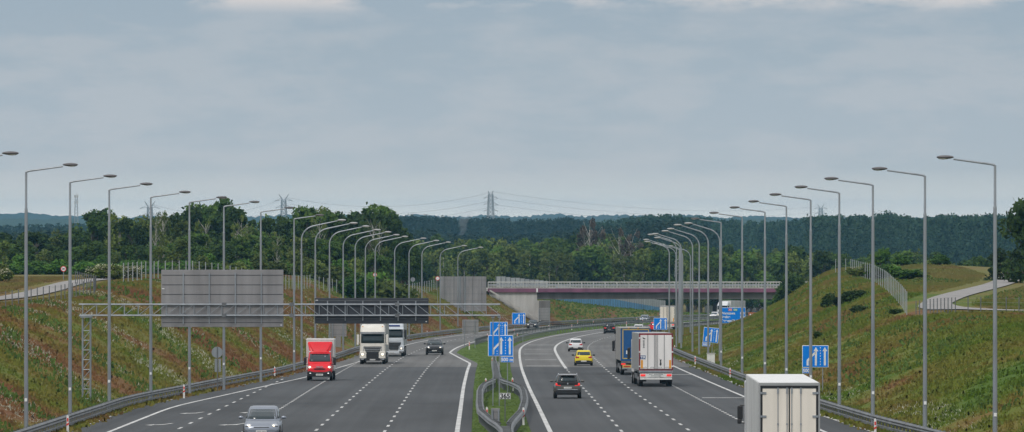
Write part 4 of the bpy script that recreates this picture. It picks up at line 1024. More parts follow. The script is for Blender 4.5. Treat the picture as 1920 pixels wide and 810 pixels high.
# red van with a white box
def red_van():
    t = thing('box_van', 'red cab van with a tall white box body and lit headlights', 'van'); L = 6.6; f = L / 2; hw = .99
    P('box_body', 'box_white', t, box(0, -f + 2.3, 2.05, 2.22, 4.6, 2.45), bevel=.03)
    P('box_roof', 'plastic_white', t, loft([[(-1.12, -f - .01, 3.22), (1.12, -f - .01, 3.22), (1.12, -f - .01, 3.32), (-1.12, -f - .01, 3.32)], [(-1.12, -f + 4.62, 3.22), (1.12, -f + 4.62, 3.22), (1.12, -f + 4.62, 3.34), (-1.12, -f + 4.62, 3.34)]]))
    st = [(f - 2.2, hw, .45, 2.10), (f - 1.55, hw, .42, 1.55), (f - .95, hw * .99, .40, 1.46), (f - .35, hw * .95, .40, 1.30), (f - .08, hw * .88, .42, 1.12), (f, hw * .76, .5, .98)]
    P('cab', 'paint_red', t, loft([sect(y, w_, a, b_, 5.5, 32, .04) for y, w_, a, b_ in st]), smooth=True)
    cab = Cabin([(1.35, f - 2.25, f - .62, hw * .98), (1.50, f - 2.25, f - .80, hw * .96), (2.22, f - 2.25, f - 1.42, hw * .88), (2.32, f - 2.25, f - 1.58, hw * .82)], 8)
    P('cabin', 'paint_red', t, cab.mesh(), smooth=True)
    pane_part('windscreen', t, cab, face='front', u0=-.90, u1=.90, z0=1.50, z1=2.14)
    for s in ('left', 'right'): pane_part('side_window', t, cab, face=s, u0=-.1, u1=.82, z0=1.52, z1=2.10, u1t=.7)
    fa = Cabin([(2.24, f - 2.1, f - 1.40, hw * .80), (2.40, f - 2.1, f - 1.50, hw * .86), (2.95, f - 2.1, f - 1.80, hw * 1.0), (3.08, f - 2.1, f - 1.95, hw * .95)], 6)
    P('roof_fairing', 'paint_red', t, fa.mesh(), smooth=True)
    P('fairing_rib', 'paint_red', t, *[tube([(s * .86, f - 1.80, 2.93), (s * .58, f - 1.46, 2.42)], .05, 8) for s in (-1, 1)], smooth=True)
    P('front_bumper', 'black', t, poly([(-hw * .95, .32), (hw * .95, .32), (hw, .62), (hw * .86, .80), (hw * .45, .70), (-hw * .45, .70), (-hw * .86, .80), (-hw, .62)], 'y', f - .35, f + .03), bevel=.05)
    P('grille', 'black', t, poly([(-.48, .98), (.48, .98), (.38, .88), (-.38, .88)], 'y', f - .1, f + .03))
    text('IVECO', .19, 'chrome', t, (0, f + .03, 1.03), rot=(R(90), 0, R(180)), align='CENTER', ext=.01)
    P('badge_bar', 'chrome', t, box(0, f + .0, 1.10, .62, .03, .02))
    for s in (-1, 1):
        P('headlight', 'chrome', t, ball(s * .78, f - .20, 1.06, .19, .12, .13, 14, 6), smooth=True)
        P('headlight', 'headlight_on', t, ball(s * .76, f - .10, 1.05, .11, .05, .09, 12, 6), smooth=True)
        P('fog_light', 'chrome', t, ball(s * .72, f + .03, .58, .09, .02, .05))
        P('roof_lamp', 'plastic_white', t, ball(s * .80, f - 1.34, 2.30, .07, .05, .05)); mirror(t, s, hw + .02, f - 1.15, 1.62, .45)
    plate(t, 0, f + .045, .48, 1, .56, .14)
    P('driver', 'shirt', t, ball(-.42, f - 1.2, 1.5, .22, .14, .25), ball(-.42, f - 1.2, 1.85, .1, .1, .13))
    P('chassis', 'black', t, box(0, -.4, .55, 1.5, 5.6, .35))
    for y in (f - .95, -f + 1.4):
        for s in (-1, 1): make_wheel(t, s * (.90 if y > 0 else .93), y, .36, .22 if y > 0 else .40, .6)
    put(t, X_(599, 489), 489, -1, None, L); return t
red_van()

def rear_lorry(label, x, d, kind, yaw=0, L=16.2, Hc=4.0):
    t = thing('lorry', label, 'lorry'); r = -L / 2; hw = 1.275
    tl = 13.6 if kind != 'box' else 12.5
    side = {'white': 'side_grey', 'blue': 'tarp_grey', 'box': 'box_white', 'far': 'box_cream'}[kind]
    zb = 1.20 if kind != 'box' else 1.05
    up = .17 if kind == 'box' else 0
    tb = P('trailer', side, t, poly([(r + .03, zb), (r + tl, zb), (r + tl, Hc + up), (r + .03, Hc)], 'x', -1.275, 1.275), bevel=.02)
    y = r - .02
    if kind in ('white', 'far'):
        P('door_frame', 'frame_red' if kind == 'white' else 'steel', t, box(0, y, Hc - .06, 2.56, .07, .13), *[box(s * 1.23, y, (zb + Hc) / 2, .09, .07, Hc - zb) for s in (-1, 1)], box(0, y, zb + .03, 2.56, .08, .08))
        for s in (-1, 1):
            dd = P('rear_door', 'door_white' if kind == 'white' else 'box_cream', t, box(s * .60, y - .01, (zb + Hc) / 2, 1.15, .06, Hc - zb - .26), bevel=.012)
            P('locking_rod', 'steel_dark', dd, *[tube([(s * xo, y - .065, zb + .10), (s * xo, y - .065, Hc - .13)], .018, 6) for xo in (.12, .62)])
            P('handle', 'chrome', dd, *[tube([(s * xo - .13, y - .09, zb + .20), (s * xo - .10, y - .1, zb + .28), (s * xo + .10, y - .1, zb + .28), (s * xo + .13, y - .09, zb + .20)], .014, 5) for xo in (.30, .85)])
            P('hinge', 'plastic_white', dd, *[box(s * 1.235, y - .05, zb + z_, .12, .06, .10) for z_ in (.32, 1.4, 2.45)])
            P('reflector_strip', 'amber', dd, box(s * 1.06, y - .046, zb + .48, .15, .012, .62))
        P('door_seam', 'black', t, box(0, y - .035, (zb + Hc) / 2, .035, .04, Hc - zb - .2))
        if kind == 'white':
            P('latch_mark', 'ink', t, poly([(.33 + a, zb + b_) for a, b_ in ((-.06, .42), (.04, .36), (.09, .50), (.05, .66), (.09, .86), (.0, .80), (-.06, .92), (-.03, .66))], 'y', y - .058, y - .048))
            tir = P('plate_panel', 'tarp_blue', t, box(-.98, y - .046, zb + 1.00, .40, .012, .28)); text('TIR', .26, 'sign_white', tir, (-.98, y - .054, zb + .91), align='CENTER')
            P('emblem', 'ink', t, poly([(-1.02, Hc - .30), (-.86, Hc - .36), (-.78, Hc - .42), (-.90, Hc - .45), (-.98, Hc - .40)], 'y', y - .054, y - .044))
            P('door_lettering', 'steel_dark', t, *[box(-.92, y - .048, Hc - .56 - .085 * k, .13 - (k % 3) * .02, .01, .05) for k in range(7)])
    elif kind == 'blue':
        P('rear_frame', 'tarp_blue', t, box(0, y - .01, (zb + Hc) / 2, 2.56, .06, Hc - zb), bevel=.01)
        P('yellow_edge', 'trim_yellow', t, box(0, y - .045, Hc - .16, 2.25, .02, .07), *[box(s * 1.09, y - .045, (zb + Hc) / 2 + .02, .07, .02, Hc - zb - .34) for s in (-1, 1)], box(0, y - .045, zb + .20, 2.25, .02, .07))
        P('header', 'steel_dark', t, box(0, y - .045, Hc - .05, 2.55, .03, .10)); P('notice', 'plastic_white', t, box(-.72, y - .05, zb + .72, .20, .012, .30))
        P('cross_panel', 'steel_dark', t, box(0, y - .01, zb - .10, 2.5, .08, .18))
        P('roof_lamp', 'amber', t, *[box(q, y - .07, Hc - .02, .14, .06, .06) for q in (-.6, .2)])
    else:
        P('door_frame', 'black', t, box(0, y, Hc - .17, 2.40, .05, .10), *[box(s * 1.17, y, (zb + Hc) / 2 - .06, .08, .05, Hc - zb - .12) for s in (-1, 1)], box(0, y, (zb + Hc) / 2 - .06, .05, .05, Hc - zb - .12))
        P('roof_rim', 'side_grey', t, box(0, y - .01, Hc - .05, 2.56, .06, .11), *[box(s * 1.25, y - .01, (zb + Hc) / 2 - .03, .07, .06, Hc - zb - .1) for s in (-1, 1)])
        P('roof_sheet', 'plastic_white', t, poly([(r + .05, Hc + .004), (r + tl, Hc + up + .004), (r + tl, Hc + up + .02), (r + .05, Hc + .02)], 'x', -1.25, 1.25))
        for s in (-1, 1):
            dd = P('rear_door', 'box_cream', t, box(s * .575, y - .005, (zb + Hc) / 2 - .08, 1.09, .05, Hc - zb - .32), bevel=.01)
            P('locking_rod', 'steel', dd, *[tube([(s * xo, y - .06, zb + .05), (s * xo, y - .06, Hc - .20)], .017, 6) for xo in (.10, .48)])
            P('rod_guide', 'steel', dd, *[box(s * xo, y - .055, z_, .07, .04, h2) for xo in (.10, .48) for z_, h2 in ((Hc - .32, .24), (Hc - 1.72, .06))])
            P('hinge', 'steel', dd, *[box(s * 1.10, y - .045, Hc - .42 - k * .98, .26, .05, .09) for k in range(3)])
    # rear under-frame
    if kind in ('white', 'far'):
        P('bumper_beam', 'steel', t, box(0, y, zb - .07, 2.55, .12, .16)); P('underrun_bar', 'plastic_white', t, box(0, y, .58, 2.42, .12, .13), bevel=.02)
        P('light_panel', 'plastic_white', t, box(0, y + .02, .83, 2.42, .05, .30)); P('number_panel', 'plate_white', t, box(0, y - .03, .85, 1.15, .02, .28))
        P('panel_lettering', 'steel_dark', t, *[box(-.48 + .088 * k, y - .045, .92, .05, .006, .07) for k in range(12) if k != 3], *[box(-.36 + .088 * k, y - .045, .80, .05, .006, .07) for k in range(9)])
        for s in (-1, 1): P('taillight', 'taillight_on', t, box(s * .98, y - .03, .85, .36, .04, .16), bevel=.02)
    elif kind == 'blue':
        P('underrun_bar', 'steel', t, box(0, y, .55, 2.3, .12, .12)); P('number_panel', 'trim_yellow', t, box(-.75, y - .03, .72, .75, .03, .26)); P('number_strip', 'taillight', t, box(-.75, y - .05, .72, .55, .01, .10))
        for s in (-1, 1): P('taillight', 'taillight_on', t, box(s * 1.05, y - .03, .92, .36, .05, .14), bevel=.02)
    else:
        P('underrun_bar', 'steel', t, box(0, y, .6, 2.4, .12, .12))
        for s in (-1, 1): P('taillight', 'taillight_on', t, box(s * 1.0, y - .03, .85, .4, .04, .14))
    P('mud_flap', 'black', t, *[box(s * .98, r + .55, .62, .55, .03, .5) for s in (-1, 1)])
    P('chassis', 'black', t, box(0, r + tl / 2, .98, 1.1, tl - .6, .34)); P('side_guard', 'steel_dark', t, *[box(s * 1.22, r + 7, .72, .04, 4.6, .38) for s in (-1, 1)])
    truck_wheels(t, [r + 1.3, r + 2.6, r + 3.9, r + L - 5.0, r + L - 1.4] if kind != 'box' else [r + 2.0, r + 3.3, r + L - 1.4], .5, 1.26)
    f = L / 2
    P('cab', {'white': 'paint_white', 'blue': 'paint_dark', 'box': 'paint_white', 'far': 'paint_white'}[kind], t, box(0, f - 1.15, 2.15, 2.45, 2.2, 2.6), bevel=.1)
    for s in (-1, 1): mirror(t, s, 1.26, f - .25, 2.40 if kind != 'box' else 2.0, .70 if kind != 'box' else .62)
    put(t, x, d, 1, None, L, yaw); return t
rear_lorry('nearest lorry, plain white box with cream rear doors, at the bottom right', X_(1480, 257), 257, 'box', yaw=0, L=15.2, Hc=3.55)
rear_lorry('lorry with white rear doors in a dark red frame and amber side strips', X_(1230, 461), 461, 'white', yaw=.9)
rear_lorry('lorry with blue and yellow rear and a grey tarpaulin side, ahead of the red-framed one', X_(1192, 520), 520, 'blue', yaw=.5)
rear_lorry('far white lorry on the bend, partly hidden by the thin lamp posts', X_(1251, 1035), 1035, 'far', yaw=2.5)
b_y = s10
dx, dy = s10.location.x, s10.location.y
for k in range(2):
    t = bicycle(['bicycle crosswise on the rear carrier of the dark car, the one nearer the camera', 'bicycle crosswise on the rear carrier of the dark car, the one next to its tailgate'][k], 0, 0, 0, None)
    ang = s10.rotation_euler.z; ly = -2.80 + .26 * k
    t.location = (dx - math.sin(ang) * ly + (.05 if k else -.05), dy + math.cos(ang) * ly, s10.location.z + .56 + .03); t.rotation_euler = (0, 0, ang + (math.pi if k else 0))

# ================================================================== vegetation
HAZE = 5.2e-5
def leaf_cloud(centers, radii, per, size, flat=.8, seed=0):
    g = np.random.default_rng(seed); C = []
    for c, r in zip(centers, radii):
        v = g.normal(size=(per, 3)); v /= np.linalg.norm(v, axis=1)[:, None]
        rad = r * np.where(g.random((per, 1)) < .12, g.uniform(1.0, 1.45, (per, 1)), g.uniform(.45, 1.08, (per, 1)) ** .6)
        C.append(np.array(c) + v * rad * np.array([1, 1, flat]))
    C = np.concatenate(C); n_ = len(C)
    nrm = g.normal(size=(n_, 3)) + np.array([0, 0, .6]); nrm /= np.linalg.norm(nrm, axis=1)[:, None]
    a = np.cross(nrm, g.normal(size=(n_, 3))); a /= np.linalg.norm(a, axis=1)[:, None]; b_ = np.cross(nrm, a)
    s = size * g.uniform(.6, 1.35, (n_, 1))
    V = np.stack([C - a * s - b_ * s * .55, C + a * s - b_ * s * .35, C + a * s * .7 + b_ * s * .6, C - a * s * .5 + b_ * s * .5], 1).reshape(-1, 3)
    return V, np.arange(n_ * 4).reshape(-1, 4)
def make_tree(kind, seed, leaf):
    """unit trees about 10 m tall, base at origin"""
    g = np.random.default_rng(seed); rnd = random.Random(seed)
    t = thing({'birch': 'birch_tree', 'shrub': 'shrub', 'broad': 'broadleaf_tree', 'dead': 'bare_tree'}[kind], '', 'tree' if kind != 'shrub' else 'shrub')
    trunk = []
    def limb(p0, p1, r0, r1, bend=.4):
        m_ = (Vector(p0) + Vector(p1)) / 2 + Vector((rnd.uniform(-bend, bend), rnd.uniform(-bend, bend), 0))
        trunk.append(tube([p0, m_, p1], [r0, (r0 + r1) / 2, r1], 6))
    cs, rs = [], []
    if kind == 'shrub':
        for k in range(11):
            a = rnd.uniform(0, 6.28); q = rnd.uniform(0, 2.6); zc = rnd.uniform(1.2, 6.8) * (1 - q / 5)
            cs.append((q * math.cos(a), q * math.sin(a), zc + 1.2)); rs.append(rnd.uniform(1.3, 2.2)); limb((0, 0, -.5), cs[-1], .14, .04)
        per, size = 190, .42
    elif kind == 'birch':
        limb((0, 0, -.8), (rnd.uniform(-.3, .3), 0, 8.8), .17, .04, .25)
        for k in range(17):
            z = rnd.uniform(2.6, 9.4); q = rnd.uniform(.2, 1.0) * (1.9 if z < 7 else 1.2); a = rnd.uniform(0, 6.28)
            cs.append((q * math.cos(a), q * math.sin(a), z)); rs.append(rnd.uniform(.55, 1.05))
            limb((0, 0, z - 1.6), (q * math.cos(a) * .8, q * math.sin(a) * .8, z), .06, .02, .15)
        per, size = 120, .21
    elif kind == 'dead':
        limb((0, 0, -.8), (.2, 0, 8.5), .11, .03, .3)
        for k in range(26):
            z = rnd.uniform(3, 8.5); a = rnd.uniform(0, 6.28); q = rnd.uniform(.8, 2.4)
            limb((0, 0, z - .5), (q * math.cos(a), q * math.sin(a), z + rnd.uniform(.6, 1.8)), .032, .010, .3)
            if k % 2 == 0: cs.append((q * math.cos(a), q * math.sin(a), z + .8)); rs.append(.5)
        per, size = 45, .17
    else:
        limb((0, 0, -.8), (rnd.uniform(-.4, .4), rnd.uniform(-.4, .4), 7.5), .26, .06)
        for k in range(38):
            z = rnd.uniform(2.0, 9.5); env = math.sqrt(max(.05, 1 - ((z - 5.4) / 4.6) ** 2)) * 3.0; q = env * rnd.uniform(.35, 1.0); a = rnd.uniform(0, 6.28)
            cs.append((q * math.cos(a), q * math.sin(a), z)); rs.append(rnd.uniform(.45, 1.10))
            if k % 2: limb((0, 0, max(z - 2.2, .8)), cs[-1], .11, .03)
        per, size = 105, .235
    P('trunk', 'birch_bark' if kind in ('birch', 'dead') else 'bark', t, *trunk)
    V, Fq = leaf_cloud(cs, rs, per, size, .85 if kind != 'birch' else 1.25, seed)
    npmesh('crown', V, Fq, leaf, parent=t)
    return t
class Kind:
    def __init__(s, kind, leaf, n): s.args = (kind, leaf, n); s.protos = []; s.used = []
    def get(s, i):
        k = i % s.args[2]
        if len(s.protos) <= k: s.protos.append(make_tree(s.args[0], 100 + len(s.protos) * 7 + hash(s.args[0] + s.args[1]) % 1 + sum(map(ord, s.args[1])), s.args[1])); s.used.append(True); return s.protos[-1]
        return dup(s.protos[k])
KD = Kind('broad', 'leaf_dark', 5); KM = Kind('broad', 'leaf_mid', 4); KF = Kind('shrub', 'leaf_fresh', 4); KB = Kind('birch', 'leaf_olive', 6); KO = Kind('shrub', 'leaf_olive', 3); KX = Kind('dead', 'twig', 3); KO2 = Kind('broad', 'leaf_olive', 4)
cnt = {}
def plant(K, x, d, h, label, group, wscale=None, name=None):
    i = cnt.get(id(K), 0); cnt[id(K)] = i + 1
    if K.args[0] == 'shrub': h = h / .86
    o = K.get(i); s = h / 10.0; ws = wscale or s * random.uniform(.85, 1.2)
    o.location = (x, d, gz(x, d) - .1); o.scale = (ws, ws, s); o.rotation_euler = (0, 0, random.uniform(0, 6.28))
    o['label'] = label; o['group'] = group
    return o
def row(x): return xpix
def skyline_left(px): return float(np.interp(px, [-60, 0, 60, 110, 165, 195, 240, 270, 300, 340, 372, 400, 440, 480, 520, 570, 620, 680, 715, 745, 770], [436, 436, 430, 428, 408, 388, 396, 384, 396, 388, 366, 370, 384, 402, 398, 380, 396, 380, 386, 412, 440]))
def where(px, spots):
    return min(spots, key=lambda s: abs(s[0] - px))[1]
SP_L = [(30, 'at the left edge'), (133, 'by the second lamp post'), (204, 'by the third lamp post'), (284, 'by the fourth lamp post'), (360, 'left of the big panel'), (430, 'above the big panel'), (520, 'right of the big panel'), (600, 'at the first curved lamp'), (680, 'above the dark panel'), (760, 'at its right end')]
random.seed(21)
def h_for(px, d, toprow): 
    x = xpix(px, d); return (H - (toprow - 405) * d / F) - gz(x, d), x
n_ = 72
for i in range(n_):
    px = -180 + 950 * (i + random.uniform(.1, .9)) / n_; d = random.uniform(1020, 1180)
    h, x = h_for(px, d, skyline_left(px) + random.choice([0, 2, 6, 12, 20, 28]))
    K = random.choice([KD, KD, KM, KB]); wd = {'birch': 'tall feathery birch', 'broad': 'tall dark tree'}[K.args[0]]
    plant(K, x, d, h, f"{wd}, back rank of left wood {where(px, SP_L)}", 'tall trees of the left wood', wscale=max(h, 11) / 10 * random.uniform(.75, 1.05))
for i in range(52):
    px = -180 + 910 * (i + random.uniform(.1, .9)) / 52; d = random.uniform(930, 1000)
    tr = float(np.interp(px, [0, 250, 450, 600, 760], [462, 458, 448, 452, 470])) + random.uniform(-14, 16)
    h, x = h_for(px, d, tr); K = random.choice([KM, KM, KD, KB])
    plant(K, x, d, h, f"mid-height {'birch' if K is KB else 'tree'}, middle of left wood {where(px, SP_L)}", 'mid-height trees of the left wood', wscale=h / 10 * random.uniform(1.0, 1.4))
for i in range(46):
    px = -180 + 930 * (i + random.uniform(.1, .9)) / 46; d = random.uniform(885, 925)
    tr = float(np.interp(px, [0, 200, 350, 500, 620, 760], [482, 480, 484, 472, 480, 500])) + random.uniform(-8, 8)
    h, x = h_for(px, d, tr); h = max(h, 2.2); K = KF if px < 330 or random.random() < .35 else KO
    plant(K, x, d, h, f"{'fresh green' if K is KF else 'olive'} shrub fronting left wood {where(px, SP_L)}", 'shrubs along the left wood', wscale=max(h, 4) / 10 * random.uniform(1.0, 1.5))
KW = Kind('dead', 'leaf_olive', 3)
for i, (px, tr, d) in enumerate(((291, 392, 1000), (306, 388, 1005), (452, 398, 960), (440, 420, 955), (700, 400, 1000), (712, 412, 1005), (600, 402, 1000), (386, 400, 1000), (520, 430, 925))):
    h, x = h_for(px, d, tr)
    plant(KW, x, d, h, 'half-bare birch with white trunk in the left wood', 'pale bare birches of the left wood', wscale=h / 10 * .6)
# wood behind the overpass
SP_C = [(780, 'left of the smoke column'), (875, 'below the smoke column'), (960, 'above its left end'), (1060, 'left of the bare trees'), (1105, 'by the bare trees'), (1180, 'left of the lamp bundle'), (1260, 'behind the lamp bundle'), (1350, 'right of the lamp bundle'), (1440, 'above its right end'), (1500, 'at the right bank')]
for i in range(64):
    px = 735 + 800 * (i + random.uniform(.05, .95)) / 64; d = random.uniform(1560, 1760)
    tr = float(np.interp(px, [740, 800, 860, 900, 960, 1040, 1100, 1160, 1240, 1330, 1400, 1530], [450, 446, 440, 452, 448, 446, 436, 440, 452, 456, 462, 470])) + random.choice([0, 3, 8, 14])
    h, x = h_for(px, d, tr); K = random.choice([KD, KO2, KM])
    plant(K, x, d, h, f"dark tree behind the overpass {where(px, SP_C)}", 'trees behind the overpass', wscale=h / 10 * random.uniform(.8, 1.1))
for i in range(64):
    px = 740 + 790 * (i + random.uniform(.05, .95)) / 64; d = random.uniform(1475, 1540)
    tr = float(np.interp(px, [740, 900, 1100, 1250, 1530], [478, 470, 466, 474, 486])) + random.uniform(-10, 14)
    h, x = h_for(px, d, tr); K = random.choice([KB, KO2, KB, KM])
    plant(K, x, d, h, f"{'pale birch' if K is KB else 'lower tree'} behind the overpass {where(px, SP_C)}", 'front trees behind the overpass', wscale=h / 10 * random.uniform(.8, 1.15))
for i, (px, tr) in enumerate(((1106, 403), (1122, 424), (1160, 420), (1183, 428), (1095, 425), (1700, 470))):
    d = 1545 if px < 1500 else 1240; h, x = h_for(px, d, tr)
    plant(KX, x, d, h, ['tallest bare brown-twigged tree rising above the wood', 'bare tree right beside the tallest one', 'reddish bare tree midway between the tallest one and the lamp posts', 'reddish bare tree nearest the bundle of curved lamp posts', 'bare tree left of the tallest one', 'thin dead tree on the right, behind the plateau'][i], 'bare trees', wscale=h / 10 * .6)
# right wood behind the plateau
SP_R = [(1490, 'left of the crest'), (1580, 'above the steep fence'), (1640, 'by third last lamp'), (1735, 'by second last lamp'), (1800, 'between the last lamps'), (1868, 'by the last lamp')]
for i in range(58):
    px = 1470 + 600 * (i + random.uniform(.05, .95)) / 58; d = random.uniform(1180, 1420)
    tr = float(np.interp(px, [1470, 1540, 1620, 1700, 1760, 1850, 1920], [462, 470, 474, 470, 476, 484, 480])) + random.uniform(-4, 22)
    h, x = h_for(px, d, tr); K = random.choice([KD, KM, KD, KB])
    plant(K, x, d, h, f"{'slender birch' if K is KB else 'dark tree'} behind right plateau {where(px, SP_R)}", 'trees behind the right plateau', wscale=max(h, 6) / 10 * random.uniform(.9, 1.3))
for i, (px, tr, d, K) in enumerate(((1652, 452, 860, KF), (1690, 478, 870, KF), (1672, 486, 760, KF), (1630, 492, 740, KO), (1650, 492, 730, KF), (1700, 496, 720, KF), (1722, 497, 740, KO), (1612, 498, 760, KO), (1762, 490, 860, KF))):
    h, x = h_for(px, d, tr); h = max(h, 1.6)
    plant(K, x, d, h, ['tallest fresh green young tree on the plateau behind the steep fence', 'second tallest young green tree on the plateau, right of the tallest', 'young green shrub just right of the tallest young tree', 'olive shrub left of the tallest young tree', 'low green shrub below the tallest young tree', 'low green shrub right of the young trees', 'olive shrub nearest to the last but one lamp post', 'olive shrub close to the steep fence', 'green shrub behind the second lamp post from the right edge'][i], 'young trees behind the steep fence', wscale=(.16 if i == 0 else .36) + h / 26)
# the big tree at the right edge
big = make_tree('broad', 991, 'leaf_dark'); big.name = 'broadleaf_tree'; x = xpix(1932, 690); big.location = (x, 690, gz(x, 690) - 2.8)
hh = H - (362 - 405) * 690 / F - gz(x, 690) + 2.8
big.scale = (1.0, 1.0, hh / 10.2); big['label'] = 'large dark leafy tree cut off by the right edge of the photo'
big2 = dup(big); x = xpix(1908, 700); big2.location = (x, 715, gz(x, 715) - 2.4); big2.scale = (.8, .8, .62); big2.rotation_euler.z = 2.2; big2['label'] = 'lower leafy tree leaning out in front of the large tree at the right edge'
# shrubs on the slopes
x = xpix(1845, 640)
for i, (px, rowb, d, h, w_, K, lab) in enumerate(((1555, 575, 690, 1.5, .55, KD, 'dark broom bush, leftmost of the cluster on the right slope'), (1578, 572, 690, 1.6, .5, KD, 'dark broom bush in the middle of the cluster on the right slope'), (1602, 562, 700, 1.5, .6, KD, 'dark broom bush at the upper right of the cluster on the right slope'),
        (1612, 585, 640, .9, .5, KD, 'low dark bush below the cluster on the right slope'), (1680, 588, 560, .6, .4, KD, 'very low dark bush near the foot of the steep fence'), (1532, 634, 600, .8, .25, KD, 'small dark bush low on the right slope, left of the blue sign'),
        (1478, 562, 935, 4.4, 1.0, KD, 'big dark bush where the overpass meets the right bank'), (1497, 550, 940, 4.0, .9, KD, 'dark bush above the end of the overpass, highest up the bank'), (1462, 580, 960, 3.2, .7, KO, 'olive bush below the end of the overpass at the bank'), (1440, 590, 980, 2.4, .25, KF, 'slim green shrub beside the brown sign'))):
    x = xpix(px, d)
    # walk along the sight line until it meets the ground
    best = min(np.arange(450, 1100, 5.0), key=lambda q: abs(405 + (H - gz(xpix(px, q), q)) * F / q - rowb) + abs(q - d) * .02)
    x = xpix(px, best)
    o = make_tree('shrub', 300 + i, 'leaf_dark' if K is KD else 'leaf_fresh'); o.location = (x, best, gz(x, best) - .2 * h); o.scale = (w_ * .58, w_ * .58, h / 7.6); o['label'] = lab; o['group'] = 'bushes on the right slope'
# hawthorn hedge with white blossom at the left track
mat('blossom', (.62, .60, .42), .8)
hw_n = 0
for i, (px, rowb, d, h, w_) in enumerate(((178, 522, 660, 1.3, .30), (196, 524, 655, 1.6, .34), (214, 524, 655, 1.7, .34), (234, 522, 660, 1.6, .34), (252, 522, 665, 1.4, .3), (4, 548, 610, 1.8, .26))):
    x = xpix(px, d)
    o = make_tree('shrub', 400 + i, 'leaf_olive'); g = np.random.default_rng(i); 
    V, Fq = leaf_cloud([(g.uniform(-2.4, 2.4), g.uniform(-2.4, 2.4), g.uniform(3, 8)) for _ in range(14)], [1.6] * 14, 34, .22, .8, 900 + i)
    npmesh('blossom', V, Fq, 'blossom', parent=o)
    o.location = (x, d, gz(x, d) - .1); o.scale = (w_, w_, h / 8); o['label'] = ['leftmost blossoming hawthorn of the hedge by the gravel track', 'second blossoming hawthorn from the left in the hedge', 'middle blossoming hawthorn of the hedge by the gravel track', 'fourth blossoming hawthorn from the left in the hedge', 'rightmost blossoming hawthorn of the hedge by the gravel track', 'blossoming bush in the field cut off by the left edge'][i]
    o['group'] = 'blossoming hawthorns'

# ------------------------------------------------------------------ far woods: a mass nobody could count
def far_wood(name, label, specs, leaf, seed, crown=5.5, quads=150, size=1.0):
    g = np.random.default_rng(seed); C, Rr = [], []
    Vs, Fs, o = [], [], 0
    for (px0, px1, d0, d1, rows, num) in specs:
        for i in range(num):
            px = px0 + (px1 - px0) * (i + g.uniform(0, 1)) / num; d = g.uniform(d0, d1)
            top = float(np.interp(px, [a for a, _ in rows], [b_ for _, b_ in rows])) + g.choice([0, 1, 2, 4, 7])
            x = xpix(px, d); zt = H - (top - 405) * d / F; zg = float(ground_z(x, d)); hh = max(zt - zg, 5)
            sc = crown * g.uniform(.7, 1.25)
            cs = [(x + g.uniform(-.5, .5) * sc, d + g.uniform(-.5, .5) * sc, zg + hh * q) for q in (.12, .3, .45, .6, .74, .86)]; rs = [sc * .6, sc * .62, sc * .62, sc * .58, sc * .48, sc * .34]
            V, Fq = leaf_cloud(cs, rs, quads // 6, size, 1.0, int(g.integers(1e9)))
            V[:, 2] = np.minimum(V[:, 2], zt); Vs.append(V); Fs.append(Fq + o); o += len(V)
    ob = npmesh(name, np.concatenate(Vs), np.concatenate(Fs), leaf); tag(ob, label, 'wood', kind='stuff'); return ob
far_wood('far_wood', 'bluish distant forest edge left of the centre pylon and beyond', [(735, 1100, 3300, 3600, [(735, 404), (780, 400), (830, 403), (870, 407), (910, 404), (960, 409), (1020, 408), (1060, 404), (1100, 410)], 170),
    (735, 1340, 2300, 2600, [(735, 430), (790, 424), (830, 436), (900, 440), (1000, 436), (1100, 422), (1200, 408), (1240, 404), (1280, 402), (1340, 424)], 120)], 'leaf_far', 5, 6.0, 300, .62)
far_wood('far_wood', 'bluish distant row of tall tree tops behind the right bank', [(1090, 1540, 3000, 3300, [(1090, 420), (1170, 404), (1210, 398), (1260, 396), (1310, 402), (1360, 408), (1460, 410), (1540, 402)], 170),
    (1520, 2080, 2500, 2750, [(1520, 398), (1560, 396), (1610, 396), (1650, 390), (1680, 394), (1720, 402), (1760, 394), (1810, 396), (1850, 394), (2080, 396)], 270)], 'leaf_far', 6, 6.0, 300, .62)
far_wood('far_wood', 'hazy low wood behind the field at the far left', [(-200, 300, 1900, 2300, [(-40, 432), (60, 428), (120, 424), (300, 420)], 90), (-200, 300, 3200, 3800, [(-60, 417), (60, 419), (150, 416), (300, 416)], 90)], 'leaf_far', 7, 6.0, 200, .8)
def hills(name, d, rows, seed, amp=1.0, bumps=900):
    """forested ridge with real depth: front and back slope, treetop-fretted crest"""
    g = np.random.default_rng(seed); px = np.linspace(-700, 2620, bumps); top = np.interp(px, [a for a, _ in rows], [b_ for _, b_ in rows])
    x = (px - 960) * d / F; zt = H - (top - 405) * d / F + g.uniform(-1, 1, bumps) * amp + amp * .8 * np.sin(px * .05)
    zg = ground_z(x, np.full(bumps, float(d))) - 3
    prof = [(-700, 0, 0), (-350, .55, .5), (-120, .85, 1), (0, 1, 1), (120, .9, 1), (700, 0, 0)]
    V = np.concatenate([np.stack([x, np.full(bumps, d + a), zg + (zt - zg) * q + g.uniform(-.8, .8, bumps) * amp * k_], 1) for a, q, k_ in prof])
    idx = np.arange(len(prof) * bumps).reshape(len(prof), bumps)
    Fq = np.stack([idx[:-1, :-1], idx[:-1, 1:], idx[1:, 1:], idx[1:, :-1]], -1).reshape(-1, 4)
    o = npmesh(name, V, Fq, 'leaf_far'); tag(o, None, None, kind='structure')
hills('hills', 9400, [(-700, 400), (0, 402), (60, 401), (120, 405), (200, 408), (600, 404), (900, 405), (1000, 404), (1200, 404), (1500, 408), (2600, 406)], 1, 1.6)
hills('hills', 7000, [(-700, 408), (0, 413), (100, 411), (200, 414), (700, 416), (1000, 412), (1500, 414), (2600, 412)], 2, 1.6)

